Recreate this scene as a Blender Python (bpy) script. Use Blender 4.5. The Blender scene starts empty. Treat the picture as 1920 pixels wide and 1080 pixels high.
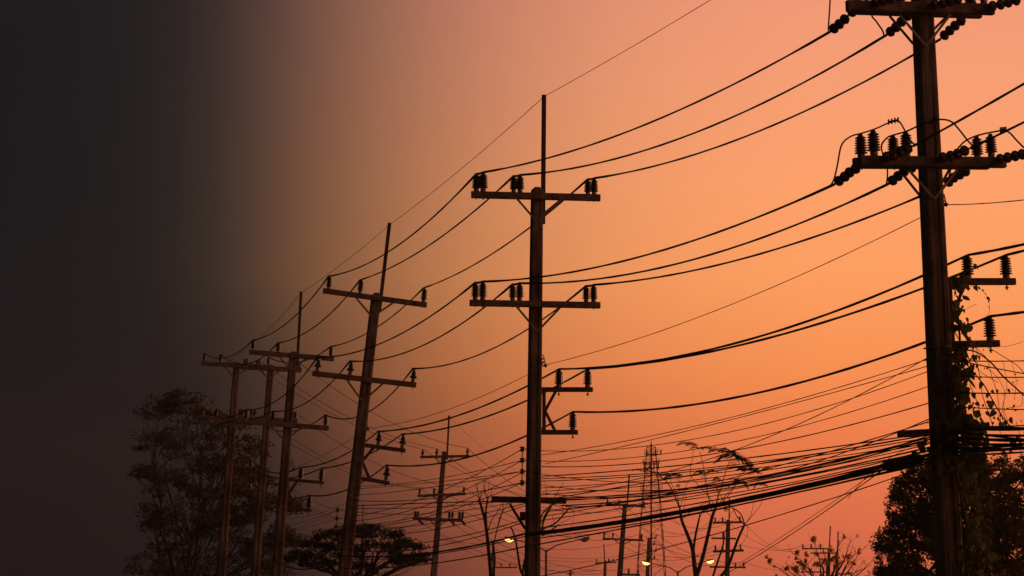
import bpy, math, random
from mathutils import Vector, Matrix, Quaternion

random.seed(11)
sc = bpy.context.scene
C = sc.collection
R = math.radians

# ------------------------------------------------------------------ camera
F = 5000.0                       # focal length in pixels of the 1920 wide frame
PITCH = math.atan(660.0 / F)
CAM = Vector((0, 0, 1.6))
cam_d = bpy.data.cameras.new('camera')
cam = bpy.data.objects.new('camera', cam_d)
C.objects.link(cam)
cam.location = CAM
cam.rotation_euler = (math.pi / 2 + PITCH, 0, 0)
cam_d.sensor_width = 36
cam_d.lens = 36 * F / 1920
cam_d.clip_end = 20000
sc.camera = cam
sc.view_settings.view_transform = 'Standard'
sc.view_settings.look = 'None'
sc.view_settings.exposure = 0
sc.view_settings.gamma = 1

# ------------------------------------------------------------------ sky: dusk, glow to the right, dark veil painted in to the left
SUN_AZ, SUN_EL = R(38), R(4)
def lin(c):
    return tuple((v / 255 / 12.92) if v / 255 <= .04045 else ((v / 255 + .055) / 1.055) ** 2.4 for v in c)
w = bpy.data.worlds.new('World')
sc.world = w
w.use_nodes = True
nt = w.node_tree
N, L = nt.nodes, nt.links
N.clear()
def math_node(op, a, b=None, c=None):
    n = N.new('ShaderNodeMath'); n.operation = op
    for i, v in enumerate((a, b, c)):
        if v is None: continue
        if isinstance(v, (int, float)): n.inputs[i].default_value = v
        else: L.new(v, n.inputs[i])
    return n.outputs[0]
tc = N.new('ShaderNodeTexCoord')
sep = N.new('ShaderNodeSeparateXYZ'); L.new(tc.outputs['Generated'], sep.inputs[0])
az = math_node('ARCTAN2', sep.outputs['X'], sep.outputs['Y'])
el = math_node('ARCSINE', sep.outputs['Z'])
def ramp(fac, stops, interp='EASE'):
    n = N.new('ShaderNodeValToRGB'); n.color_ramp.interpolation = interp
    e = n.color_ramp.elements
    while len(e) < len(stops): e.new(.5)
    for i, (p, c) in enumerate(stops):
        e[i].position = p
        e[i].color = (c, c, c, 1) if isinstance(c, (int, float)) else (*c, 1)
    L.new(fac, n.inputs[0])
    return n.outputs[0]
def maprange(v, a, b, c=0., d=1., smooth=False):
    n = N.new('ShaderNodeMapRange'); n.clamp = True
    if smooth: n.interpolation_type = 'SMOOTHSTEP'
    L.new(v, n.inputs[0])
    for i, x in enumerate((a, b, c, d)): n.inputs[i + 1].default_value = x
    return n.outputs[0]
def el_of(y): return (PITCH + (540 - y) / F)
# glow colour by elevation
EMAX = .27
glow_stops = [(0, (190, 90, 66)), (1080, (212, 101, 72)), (980, (228, 112, 76)), (850, (243, 125, 76)), (700, (255, 145, 84)),
              (520, (258, 160, 98)), (350, (257, 162, 108)), (150, (249, 158, 117)), (0, (243, 153, 119))]
enc = lambda c: tuple(v / 255 for v in c)             # display values; decoded by the gamma node below
gs = [(max(0., min(1., el_of(y) / EMAX)) if i else 0., enc(c)) for i, (y, c) in enumerate(glow_stops)]
gs.append((1.0, enc((232, 146, 120))))
glow = ramp(maprange(el, 0, EMAX), gs, 'LINEAR')
# fade of the glow into a dark veil painted into the sky on the left
u = math_node('ADD', az, math_node('MULTIPLY', math_node('MINIMUM', math_node('SUBTRACT', el, .135), 0.), .30))
A0, A1 = -.19, .19
def ax(px): return ((px - 960) / F - A0) / (A1 - A0)
def rf(r): return max(0., (r - 35) / (253 - 35.))
fade_stops = [(0, 35), (150, 37), (250, 42), (330, 53), (400, 68), (500, 99), (600, 131), (700, 159), (800, 183), (900, 203), (1000, 219),
              (1150, 236), (1300, 246), (1500, 253), (1800, 253)]
fade = ramp(maprange(u, A0, A1), [(max(0, ax(p)), rf(r)) for p, r in fade_stops], 'LINEAR')
right = maprange(az, 2.1, 3.13, 1, .0, True)
high = maprange(el, .25, 1.1, 1, .05, True)
fac = math_node('MULTIPLY', math_node('MULTIPLY', fade, right), high)
mix = N.new('ShaderNodeMix'); mix.data_type = 'RGBA'
L.new(fac, mix.inputs['Factor'])
veil = ramp(maprange(el, 0, .25), [(0., enc((12, 20, 25))), (.45, enc((19, 26, 31))), (1., enc((27, 30, 34)))], 'LINEAR')
L.new(veil, mix.inputs['A'])
L.new(glow, mix.inputs['B'])
dec = N.new('ShaderNodeGamma'); dec.inputs[1].default_value = 2.2
L.new(mix.outputs['Result'], dec.inputs[0])
sky = N.new('ShaderNodeTexSky'); sky.sky_type = 'NISHITA'; sky.sun_disc = False
sky.sun_elevation = SUN_EL; sky.sun_rotation = SUN_AZ
sky.air_density = 2.5; sky.dust_density = 4
warm = N.new('ShaderNodeMix'); warm.data_type = 'RGBA'; warm.blend_type = 'MULTIPLY'
warm.inputs['Factor'].default_value = 1
L.new(sky.outputs[0], warm.inputs['A']); warm.inputs['B'].default_value = (1, .6, .42, 1)
bg1 = N.new('ShaderNodeBackground'); L.new(dec.outputs[0], bg1.inputs[0]); bg1.inputs[1].default_value = 1.0
bg2 = N.new('ShaderNodeBackground'); L.new(warm.outputs['Result'], bg2.inputs[0]); bg2.inputs[1].default_value = 0.0012
add = N.new('ShaderNodeAddShader'); L.new(bg1.outputs[0], add.inputs[0]); L.new(bg2.outputs[0], add.inputs[1])
wo = N.new('ShaderNodeOutputWorld'); L.new(add.outputs[0], wo.inputs[0])

sun_d = bpy.data.lights.new('sun', 'SUN')
sun_d.energy = .5; sun_d.angle = R(10); sun_d.color = (1, .5, .2)
sun = bpy.data.objects.new('sun', sun_d); C.objects.link(sun)
sdir = Vector((math.sin(SUN_AZ) * math.cos(SUN_EL), math.cos(SUN_AZ) * math.cos(SUN_EL), math.sin(SUN_EL)))
sun.rotation_euler = (-sdir).to_track_quat('-Z', 'Y').to_euler()
sun.location = (30, 30, 30)

# ------------------------------------------------------------------ helpers
FW = Vector((0, math.cos(PITCH), math.sin(PITCH)))
UP = Vector((0, -math.sin(PITCH), math.cos(PITCH)))
RT = Vector((1, 0, 0))
def at(px, py, Y):
    """point on the vertical plane y = Y that a pixel of the photograph looks at"""
    d = FW + RT * ((px - 960) / F) + UP * ((540 - py) / F)
    return CAM + d * (Y / d.y)
def proj(p):
    v = p - CAM
    z = v.dot(FW)
    return 960 + F * v.dot(RT) / z, 540 - F * v.dot(UP) / z
def mpp(Y): return Y / F                      # metres per photo pixel at distance Y

def material(name, fn):
    m = bpy.data.materials.new(name); m.use_nodes = True
    t = m.node_tree
    b = t.nodes['Principled BSDF']
    fn(t, b)
    return m
def noisy(c1, c2, scale=6., rough=.85, metal=0., stretch=(1, 1, 1), detail=6., bump=0., c3=None):
    def fn(t, b):
        tc = t.nodes.new('ShaderNodeTexCoord'); mp = t.nodes.new('ShaderNodeMapping')
        mp.inputs['Scale'].default_value = stretch
        t.links.new(tc.outputs['Object'], mp.inputs[0])
        n = t.nodes.new('ShaderNodeTexNoise'); n.inputs['Scale'].default_value = scale; n.inputs['Detail'].default_value = detail
        t.links.new(mp.outputs[0], n.inputs['Vector'])
        r = t.nodes.new('ShaderNodeValToRGB')
        r.color_ramp.elements[0].position = .35; r.color_ramp.elements[0].color = (*c1, 1)
        r.color_ramp.elements[1].position = .65; r.color_ramp.elements[1].color = (*c2, 1)
        if c3:
            e = r.color_ramp.elements.new(.8); e.color = (*c3, 1)
        t.links.new(n.outputs['Fac'], r.inputs[0])
        t.links.new(r.outputs[0], b.inputs['Base Color'])
        b.inputs['Roughness'].default_value = rough; b.inputs['Metallic'].default_value = metal
        if bump:
            n2 = t.nodes.new('ShaderNodeTexNoise'); n2.inputs['Scale'].default_value = scale * 8; n2.inputs['Detail'].default_value = 4
            t.links.new(tc.outputs['Object'], n2.inputs['Vector'])
            bp = t.nodes.new('ShaderNodeBump'); bp.inputs['Strength'].default_value = bump; bp.inputs['Distance'].default_value = .02
            t.links.new(n2.outputs['Fac'], bp.inputs['Height']); t.links.new(bp.outputs[0], b.inputs['Normal'])
    return fn
def leafy(c1, c2, trans=.25):
    def fn(t, b):
        g = t.nodes.new('ShaderNodeObjectInfo'); tc = t.nodes.new('ShaderNodeTexCoord')
        n = t.nodes.new('ShaderNodeTexNoise'); n.inputs['Scale'].default_value = 2.2; n.inputs['Detail'].default_value = 5
        t.links.new(tc.outputs['Object'], n.inputs['Vector'])
        a = t.nodes.new('ShaderNodeMath'); a.operation = 'ADD'
        s = t.nodes.new('ShaderNodeMath'); s.operation = 'MULTIPLY_ADD'; s.inputs[1].default_value = .5; s.inputs[2].default_value = -.25
        t.links.new(g.outputs['Random'], s.inputs[0]); t.links.new(n.outputs['Fac'], a.inputs[0]); t.links.new(s.outputs[0], a.inputs[1])
        r = t.nodes.new('ShaderNodeValToRGB')
        r.color_ramp.elements[0].position = .3; r.color_ramp.elements[0].color = (*c1, 1)
        r.color_ramp.elements[1].position = .7; r.color_ramp.elements[1].color = (*c2, 1)
        t.links.new(a.outputs[0], r.inputs[0]); t.links.new(r.outputs[0], b.inputs['Base Color'])
        b.inputs['Roughness'].default_value = .7
        tr = t.nodes.new('ShaderNodeBsdfTranslucent'); t.links.new(r.outputs[0], tr.inputs[0])
        mx = t.nodes.new('ShaderNodeMixShader'); mx.inputs[0].default_value = trans
        out = [x for x in t.nodes if x.type == 'OUTPUT_MATERIAL'][0]
        t.links.new(b.outputs[0], mx.inputs[1]); t.links.new(tr.outputs[0], mx.inputs[2]); t.links.new(mx.outputs[0], out.inputs[0])
    return fn
def glowing(col, st):
    def fn(t, b):
        b.inputs['Base Color'].default_value = (*col, 1)
        b.inputs['Emission Color'].default_value = (*col, 1); b.inputs['Emission Strength'].default_value = st
    return fn
def concrete(t, b):
    noisy((.14, .105, .08), (.36, .29, .22), 4, .9, 0, (4, 4, .22), 9, .5, (.52, .43, .34))(t, b)
    src = b.inputs['Base Color'].links[0].from_socket
    tc = t.nodes.new('ShaderNodeTexCoord')
    n = t.nodes.new('ShaderNodeTexNoise'); n.inputs['Scale'].default_value = 1.7; n.inputs['Detail'].default_value = 8; n.inputs['Roughness'].default_value = .7
    t.links.new(tc.outputs['Object'], n.inputs['Vector'])
    r = t.nodes.new('ShaderNodeValToRGB'); r.color_ramp.elements[0].position = .38; r.color_ramp.elements[0].color = (.45, .40, .36, 1); r.color_ramp.elements[1].position = .62; r.color_ramp.elements[1].color = (1, 1, 1, 1)
    t.links.new(n.outputs['Fac'], r.inputs[0])
    mx = t.nodes.new('ShaderNodeMix'); mx.data_type = 'RGBA'; mx.blend_type = 'MULTIPLY'; mx.inputs['Factor'].default_value = 1
    t.links.new(src, mx.inputs['A']); t.links.new(r.outputs[0], mx.inputs['B']); t.links.new(mx.outputs['Result'], b.inputs['Base Color'])
M = {
    'concrete': material('weathered_concrete', concrete),
    'arm': material('stained_crossarm', noisy((.13, .09, .065), (.28, .21, .155), 7, .9, 0, (1, 1, 1), 8, .3)),
    'wood': material('dark_wood', noisy((.06, .04, .03), (.12, .08, .05), 12, .9, 0, (.4, 3, 3), 8, .3)),
    'steel': material('galvanised_steel', noisy((.20, .17, .15), (.36, .32, .28), 14, .6, .5, (1, 1, 1), 5)),
    'rust': material('rusty_steel', noisy((.09, .055, .04), (.18, .11, .075), 10, .8, .3, (1, 1, 1), 6)),
    'porcelain': material('brown_porcelain', noisy((.035, .016, .010), (.06, .028, .016), 20, .3)),
    'wire': material('black_cable', noisy((.010, .009, .008), (.022, .018, .015), 5, .7)),
    'hole': material('hole_shade', noisy((.006, .005, .004), (.010, .008, .006), 20, 1)),  # near black, stands for the shade inside the bolt holes
    'rubber': material('black_plastic', noisy((.012, .011, .010), (.025, .022, .020), 8, .6)),
    'bark': material('bark', noisy((.03, .022, .016), (.07, .05, .035), 10, .95, 0, (3, 3, .6), 8, .4)),
    'leaf_dense': material('dense_leaf', leafy((.055, .055, .012), (.17, .145, .033), .5)),
    'leaf_veiled': material('veiled_leaf', leafy((.09, .085, .075), (.12, .11, .10), .3)),  # leaf colour raised to paint in the veil's fade over the left tree
    'bark_veiled': material('veiled_bark', noisy((.08, .07, .06), (.13, .11, .095), 8, .95)),  # bark lightened too, the veil's low contrast put into its colour
    'leaf_vine': material('vine_leaf', leafy((.06, .068, .013), (.18, .17, .035), .45)),
    'leaf_dark': material('dark_leaf', leafy((.025, .030, .010), (.055, .050, .018), .15)),
    'blossom': material('yellow_blossom', leafy((.70, .36, .05), (.85, .52, .09), .85)),
    'stem': material('vine_stem', noisy((.05, .035, .02), (.10, .07, .035), 12, .9)),
    'lamp': material('lit_lens', glowing((1, .58, .15), 3.2)),
    'lampoff': material('unlit_lens', noisy((.35, .32, .28), (.45, .42, .36), 5, .3)),
    'lampcase': material('lamp_case', noisy((.25, .23, .20), (.35, .32, .28), 6, .5, .4)),
    'ground': material('dry_ground', noisy((.07, .055, .035), (.13, .10, .06), .6, .95, 0, (1, 1, 1), 12, .5)),
    'asphalt': material('asphalt', noisy((.04, .038, .036), (.06, .057, .053), 3, .9, 0, (1, 1, 1), 10, .3)),
    'paint': material('road_paint', noisy((.55, .52, .46), (.75, .72, .66), 4, .7)),
    'kerb': material('kerb_stone', noisy((.28, .25, .22), (.38, .34, .30), 4, .9)),
    'tower': material('tower_paint', noisy((.20, .09, .07), (.30, .15, .11), 2, .8, .2)),
}

def tag(o, label, cat, group=None, kind=None):
    if label: o['label'] = label
    if cat: o['category'] = cat
    if group: o['group'] = group
    if kind: o['kind'] = kind
    return o
def empty(name, loc, label, cat, group=None):
    o = bpy.data.objects.new(name, None); C.objects.link(o)
    o.location = loc; o.empty_display_size = .3
    return tag(o, label, cat, group)
def link(name, me, parent=None, loc=(0, 0, 0)):
    o = bpy.data.objects.new(name, me); C.objects.link(o)
    o.location = loc
    if parent: o.parent = parent
    return o

class MB:
    """collects shapes in world space; build() links them as one mesh object"""
    def __init__(s): s.v = []; s.f = []; s.m = []; s.sm = []
    def add(s, vs, fs, mi=0, smooth=False):
        o = len(s.v); s.v += [tuple(v) for v in vs]
        for f in fs:
            s.f.append(tuple(o + i for i in f)); s.m.append(mi); s.sm.append(smooth)
    def bar(s, p0, p1, wd, ht, up=Vector((0, 0, 1)), mi=0):
        d = (p1 - p0).normalized(); side = d.cross(up)
        if side.length < 1e-4: side = d.cross(Vector((0, 1, 0)))
        side.normalize(); u = side.cross(d)
        a, b = side * wd / 2, u * ht / 2
        c = min(wd, ht) * .12                                    # small chamfer along the length
        ring = []
        for (i, j) in ((-1, -1), (1, -1), (1, 1), (-1, 1)):
            ca, cb = side * c * i, u * c * j
            pa = a * i + b * j
            if i * j > 0: ring += [pa - ca, pa - cb] if j > 0 else [pa - ca, pa - cb]
            else: ring += [pa - cb, pa - ca]
        # order the eight points by angle
        ring.sort(key=lambda q: math.atan2(q.dot(u) / ht, q.dot(side) / wd))
        vs = [p0 + q for q in ring] + [p1 + q for q in ring]
        n = 8
        fs = [(i, (i + 1) % n, n + (i + 1) % n, n + i) for i in range(n)] + [tuple(range(n - 1, -1, -1)), tuple(range(n, 2 * n))]
        s.add(vs, fs, mi)
    def tube(s, pts, r, n=5, mi=0, cap=True):
        k = len(pts)
        rr = r if isinstance(r, (list, tuple)) else [r] * k
        vs = []; prev = None
        for i, p in enumerate(pts):
            d = (pts[min(i + 1, k - 1)] - pts[max(i - 1, 0)])
            if d.length < 1e-9: d = Vector((0, 0, 1))
            d.normalize()
            ref = prev if prev is not None else (Vector((0, 0, 1)) if abs(d.z) < .9 else Vector((0, 1, 0)))
            a = ref - d * ref.dot(d)
            if a.length < 1e-5: a = d.orthogonal()
            a.normalize(); prev = a; b = d.cross(a)
            for j in range(n):
                t = 2 * math.pi * j / n
                vs.append(p + (a * math.cos(t) + b * math.sin(t)) * rr[i])
        fs = []
        for i in range(k - 1):
            for j in range(n):
                fs.append((i * n + j, i * n + (j + 1) % n, (i + 1) * n + (j + 1) % n, (i + 1) * n + j))
        if cap: fs += [tuple(range(n - 1, -1, -1)), tuple(range((k - 1) * n, k * n))]
        s.add(vs, fs, mi, True)
    def lathe(s, p0, axis, prof, n=12, mis=None):
        ax_ = axis.normalized(); a = ax_.orthogonal().normalized(); b = ax_.cross(a)
        vs = []
        for (r, h) in prof:
            for j in range(n):
                t = 2 * math.pi * j / n
                vs.append(p0 + ax_ * h + (a * math.cos(t) + b * math.sin(t)) * max(r, 1e-4))
        o = len(s.v); s.v += [tuple(v) for v in vs]
        for i in range(len(prof) - 1):
            for j in range(n):
                s.f.append((o + i * n + j, o + i * n + (j + 1) % n, o + (i + 1) * n + (j + 1) % n, o + (i + 1) * n + j))
                s.m.append(mis[i] if mis else 0); s.sm.append(False)
        k = len(prof)
        s.f.append(tuple(o + j for j in range(n - 1, -1, -1))); s.m.append(mis[0] if mis else 0); s.sm.append(False)
        s.f.append(tuple(o + (k - 1) * n + j for j in range(n))); s.m.append(mis[-1] if mis else 0); s.sm.append(False)
    def mesh(s, name, mats, origin=Vector((0, 0, 0))):
        me = bpy.data.meshes.new(name)
        me.from_pydata([(v[0] - origin[0], v[1] - origin[1], v[2] - origin[2]) for v in s.v], [], s.f)
        for m in (mats if isinstance(mats, (list, tuple)) else [mats]): me.materials.append(m)
        me.polygons.foreach_set('material_index', s.m)
        me.polygons.foreach_set('use_smooth', s.sm)
        me.update()
        return me
    def build(s, name, mats, parent=None, root=None):
        org = Vector(root.location) if root else Vector((0, 0, 0))
        return link(name, s.mesh(name, mats, org), parent)

def solo(mb, name, mats, base, label, cat, group=None, kind=None):
    """a one-mesh thing with its origin at base"""
    o = link(name, mb.mesh(name, mats, base), None, base)
    return tag(o, label, cat, group, kind)

# ------------------------------------------------------------------ ground and road
g = MB()
n = 40
S = 6000.
gv = [Vector((-S + 2 * S * i / n, -S + 2 * S * j / n, 0)) for j in range(n + 1) for i in range(n + 1)]
g.add(gv, [(j * (n + 1) + i, j * (n + 1) + i + 1, (j + 1) * (n + 1) + i + 1, (j + 1) * (n + 1) + i) for j in range(n) for i in range(n)])
tag(g.build('ground', M['ground']), None, None, kind='structure')
road_line = [Vector(p) for p in ((-70, -10, 0), (-44, 40, 0), (-22, 92, 0), (-7, 124, 0), (6, 157, 0), (18, 200, 0), (30, 300, 0), (44, 520, 0), (60, 900, 0))]
def ribbon(off, wd, z, h=0., dash=None):
    m = MB(); pts = []
    for i in range(len(road_line) - 1):
        for k in range(6): pts.append(road_line[i].lerp(road_line[i + 1], k / 6))
    pts.append(road_line[-1])
    secs = []
    for i, p in enumerate(pts):
        d = (pts[min(i + 1, len(pts) - 1)] - pts[max(i - 1, 0)]).normalized(); sd = Vector((d.y, -d.x, 0))
        secs.append((p + sd * (off - wd / 2), p + sd * (off + wd / 2)))
    for i in range(len(secs) - 1):
        if dash and i % 2: continue
        a, b = secs[i]; c, d = secs[i + 1]
        zz = Vector((0, 0, z + h))
        m.add([a + zz, b + zz, d + zz, c + zz], [(0, 1, 2, 3)])
        if h:
            z0 = Vector((0, 0, z))
            m.add([a + z0, a + zz, c + zz, c + z0], [(0, 1, 2, 3)]); m.add([b + zz, b + z0, d + z0, d + zz], [(0, 1, 2, 3)])
    return m
rd = ribbon(0, 15, .004).build('road', M['asphalt']); tag(rd, None, None, kind='structure')
for off in (-7.6, 7.6):
    ribbon(off, .2, 0, .13).build('kerb', M['kerb'], rd)
for off in (-3.9, 3.9):
    ribbon(off, .12, .008, 0, True).build('lane_marking', M['paint'], rd)
md = ribbon(0, 1.2, .004, .14).build('median_strip', M['kerb'], rd)

# ------------------------------------------------------------------ insulators (shared meshes, base at origin, height 1 unit = 1 m)
def pin_mesh():
    m = MB(); H = .37
    prof = [(.046, 0), (.050, .012), (.050, .055), (.040, .062)]; mi = [1, 1, 1]
    prof.append((.042, .066)); mi.append(0)
    z = .072
    for k in range(7):
        rr = .088 - .0022 * k
        prof += [(.050, z), (rr, z + .004), (rr, z + .011), (.050, z + .027)]; mi += [0, 0, 0, 0]
        z += .0375
    prof += [(.036, z), (.040, z + .010), (.026, z + .018), (.032, z + .030), (.018, z + .036)]; mi += [0] * 5
    m.lathe(Vector((0, 0, 0)), Vector((0, 0, 1)), prof, 14, mi)
    m.tube([Vector((0, 0, .002)), Vector((0, 0, -.17))], .011, 6, 1)        # threaded pin below the arm
    m.lathe(Vector((0, 0, -.145)), Vector((0, 0, 1)), [(.026, 0), (.026, .02)], 6, [1])
    return m.mesh('pin_insulator', [M['porcelain'], M['steel']])
def bell_mesh():
    m = MB()
    prof = [(.036, 0), (.042, .01), (.040, .07), (.030, .085), (.03, .09), (.078, .10), (.080, .112), (.060, .15), (.035, .175),
            (.034, .18), (.055, .19), (.055, .198), (.034, .225), (.030, .232), (.046, .240), (.046, .247), (.028, .268), (.026, .285), (.034, .295), (.02, .305)]
    mi = [1, 1, 1] + [0] * (len(prof) - 4)
    m.lathe(Vector((0, 0, 0)), Vector((0, 0, 1)), prof, 14, mi)
    m.tube([Vector((0, 0, .002)), Vector((0, 0, -.16))], .010, 6, 1)
    return m.mesh('bell_insulator', [M['porcelain'], M['steel']])
def disc_mesh():
    m = MB()      # cap-and-pin disc along +Z, pitch .105
    prof = [(.012, -.012), (.012, 0), (.03, .004), (.045, .010), (.05, .004), (.062, .012), (.066, .004), (.074, .010), (.076, .022), (.066, .040), (.044, .054), (.034, .058), (.034, .088), (.020, .097), (.012, .105)]
    mi = [1, 0, 0, 0, 0, 0, 0, 0, 0, 0, 0, 1, 1, 1]
    m.lathe(Vector((0, 0, 0)), Vector((0, 0, 1)), prof, 16, mi)
    return m.mesh('insulator_disc', [M['porcelain'], M['steel']])
def spool_mesh():
    m = MB()
    prof = [(.02, -.045), (.045, -.043), (.048, -.028), (.030, -.012), (.028, .012), (.048, .028), (.045, .043), (.02, .045)]
    m.lathe(Vector((0, 0, 0)), Vector((0, 0, 1)), prof, 12)
    return m.mesh('spool_insulator', [M['porcelain']])
PIN, BELL, DISC, SPOOL = pin_mesh(), bell_mesh(), disc_mesh(), spool_mesh()
PIN_H, BELL_H = .37, .305

# ------------------------------------------------------------------ poles
class Pole:
    YAW = .19                                    # arms run to the right and a little away from the camera
    def __init__(s, name, top, bot, Y, w_top, w_bot, label, group, mat='concrete', cat='utility pole', detail=True, round_top=False):
        s.Y = Y; s.detail = detail
        T, B = at(*top, Y), at(*bot, Y)
        s.axis = (T - B).normalized()
        base = B + s.axis * ((-B.z) / s.axis.z)
        s.base = base; s.T = T; s.B = B
        s.top, s.bot = top, bot
        s.root = empty(name, base, label, cat, group)
        s.fr = Vector((math.cos(math.atan(s.YAW)), math.sin(math.atan(s.YAW)), 0))        # along the arm
        s.nf = Vector((s.fr.y, -s.fr.x, 0))                                                 # front face normal
        ht = (T - base).length
        vis = 1.16
        a1 = w_top * mpp(Y) / vis; a0 = w_bot * mpp(Y) / vis
        Lb = (T - B).length
        a00 = a1 + (a0 - a1) * ht / Lb
        s.aT, s.aB, s.h = a1, a00, ht
        m = MB()
        def ring(h, a, groove):
            p = base + s.axis * h; q = a / 2; c = a * .10; gw = a * .20; gd = groove
            xy = [(-q + c, -q), (-gw, -q), (-gw * .75, -q + gd), (gw * .75, -q + gd), (gw, -q), (q - c, -q), (q, -q + c), (q, q - c), (q - c, q), (-q + c, q), (-q, q - c), (-q, -q + c)]
            return [p + s.fr * x - s.nf * y for (x, y) in xy]
        hs = [0, ht * .2, ht * .35, ht * .5, ht * .65, ht * .8, ht * .9, ht - a1 * .25, ht]
        rings = []
        for i, h in enumerate(hs):
            a = a00 + (a1 - a00) * h / ht
            gr = a * .09 if (detail and .15 * ht < h < .85 * ht) else a * .015
            if i == len(hs) - 1: a *= .45; gr = 0.0005
            rings.append(ring(h, a, gr))
        nn = 12
        vs = [v for r in rings for v in r]
        fs = [(i * nn + j, i * nn + (j + 1) % nn, (i + 1) * nn + (j + 1) % nn, (i + 1) * nn + j) for i in range(len(rings) - 1) for j in range(nn)]
        fs += [tuple(range(nn - 1, -1, -1)), tuple(range((len(rings) - 1) * nn, len(rings) * nn))]
        m.add(vs, fs)
        s.shaft = m.build('shaft', M[mat], s.root, s.root)
        if detail:                                # bolt holes down the front face, as plugs painted dark like their shade
            hm = MB()
            h = ht * .16
            while h < ht * .96:
                a = a00 + (a1 - a00) * h / ht
                p = base + s.axis * h + s.nf * (a / 2 - a * .12) + s.fr * (a * .30)
                hm.lathe(p, s.nf, [(.012, 0), (.012, a * .12 + .003)], 8)
                h += random.choice((.22, .30, .55, .75))
            o = hm.build('bolt_hole', M['hole'], s.shaft, s.root); o['kind'] = 'stuff'
    def ax_x(s, py):
        t = (py - s.top[1]) / (s.bot[1] - s.top[1]); return s.top[0] + (s.bot[0] - s.top[0]) * t
    def Yp(s, px, py, front=0.):
        """distance of a point on an arm of this pole"""
        return s.Y + s.YAW * (px - s.ax_x(py)) * mpp(s.Y) - front
    def pt(s, px, py, front=0.): return at(px, py, s.Yp(px, py, front))
    def front(s, py):
        p = at(s.ax_x(py), py, s.Y); h = (p - s.base).length
        return (s.aB + (s.aT - s.aB) * h / s.h) / 2
    def arm(s, l, r, th=12, depth=.10, mat='arm', name='crossarm', front=1, pins=(), kind='pin', bolts=True, fo=None):
        """l, r: pixel of the arm's end centres; pins: (x, y_base, y_top)"""
        py = (l[1] + r[1]) / 2
        f0 = s.front(py) + depth / 2 - .002 if fo is None else fo
        f0 *= front
        a, b = s.pt(*l, f0), s.pt(*r, f0)
        m = MB(); m.bar(a, b, depth, th * mpp(s.Y), s.axis)
        o = m.build(name, M[mat], s.root, s.root)
        if s.detail and bolts:
            for t in (.12, .36, .5, .64, .9):
                bm_ = MB()
                p = a.lerp(b, t) + s.nf * (depth / 2)
                u = s.axis; v = s.fr
                bm_.bar(p - u * .022, p + u * .022, .044, .008, s.nf)
                bm_.tube([p, p + s.nf * .03], .009, 6)
                bm_.build('bolt', M['steel'], o, s.root)
        for pin in pins:
            s.insulator(*pin, front=f0, parent=o, kind=kind)
        return o
    def insulator(s, x, yb, yt, front=0., parent=None, kind='pin'):
        p = s.pt(x, yb, front); q = s.pt(x, yt, front)
        H = PIN_H if kind == 'pin' else BELL_H
        k = (q - p).length / H
        o = link('insulator', PIN if kind == 'pin' else BELL, parent or s.root, p - s.base)
        o.rotation_mode = 'QUATERNION'; o.rotation_quaternion = Vector((0, 0, 1)).rotation_difference(s.axis)
        o.scale = (k * 1.12, k * 1.12, k)
        return o
    def brace(s, a, b, wd=4, front=None, mat='steel', name='brace'):
        m = MB()
        f = s.front(b[1]) + .012 if front is None else front
        m.bar(s.pt(*a, f), s.pt(*b, f), .012, wd * mpp(s.Y), s.nf.cross(Vector((0, 0, 1))) if False else s.axis)
        return m.build(name, M[mat], s.root, s.root)
    def mast(s, top, bot, wd=8):
        m = MB()
        b = -s.front(bot[1]) - .04
        m.bar(s.pt(*bot, b), s.pt(*top, b), wd * mpp(s.Y), wd * mpp(s.Y) * .9, s.nf)
        m.tube([s.pt(top[0], top[1] + 4, b), s.pt(top[0], top[1] + 4, b) + s.nf * (wd * mpp(s.Y) * .8)], .012, 6)
        return m.build('earth_wire_mast', M['rust'], s.root, s.root)
    def bracket(s, up, lo, up_pins, lo_pins, strut_x, th=9, kind='pin', dy=0.):
        """side bracket: strut bolted to the right face, two short arms, two diagonals. up=(x0,x1,y0,y1)"""
        k = mpp(s.Y)
        m = MB()
        m.bar(s.pt(strut_x[0], up[2] - th * .4), s.pt(strut_x[1], lo[2] + th * .4), .07, 6 * k * (50 / s.Y if s.Y > 50 else 1), s.fr)
        st = m.build('bracket_strut', M['rust'], s.root, s.root)
        for (x0, x1, y0, y1), pins in ((up, up_pins), (lo, lo_pins)):
            m = MB(); m.bar(s.pt(x0, y0), s.pt(x1, y1), .075, th * k, s.axis)
            o = m.build('bracket_arm', M['rust'], s.root, s.root)
            for p in pins: s.insulator(*p, front=0, parent=o, kind=kind)
        mid = ((strut_x[0] + strut_x[1]) / 2 + 2, (up[2] + lo[2]) / 2)
        for (tx, ty) in ((up[0] + (up[1] - up[0]) * .27, up[2] + (up[3] - up[2]) * .27 + th * .4), (lo[0] + (lo[1] - lo[0]) * .36, lo[2] + (lo[3] - lo[2]) * .36 - th * .4)):
            m = MB(); m.bar(s.pt(*mid), s.pt(tx, ty), .03, 5.5 * k, s.fr)
            m.build('brace', M['rust'], s.root, s.root)
    def clamp(s, x, y):
        m = MB(); k = mpp(s.Y)
        for i in range(3):
            p = s.pt(x + i * 1.4, y + i * 6)
            m.tube([p + Vector((math.sin(t) * 3 * k, 0, math.cos(t) * 4.2 * k)) for t in [j * math.pi / 4 for j in range(9)]], .010, 5)
        m.tube([s.pt(x + 3, y + 14), s.pt(x + 8, y + 17)], .03, 6)
        return m.build('chain_clamp', M['rust'], s.root, s.root)
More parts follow.
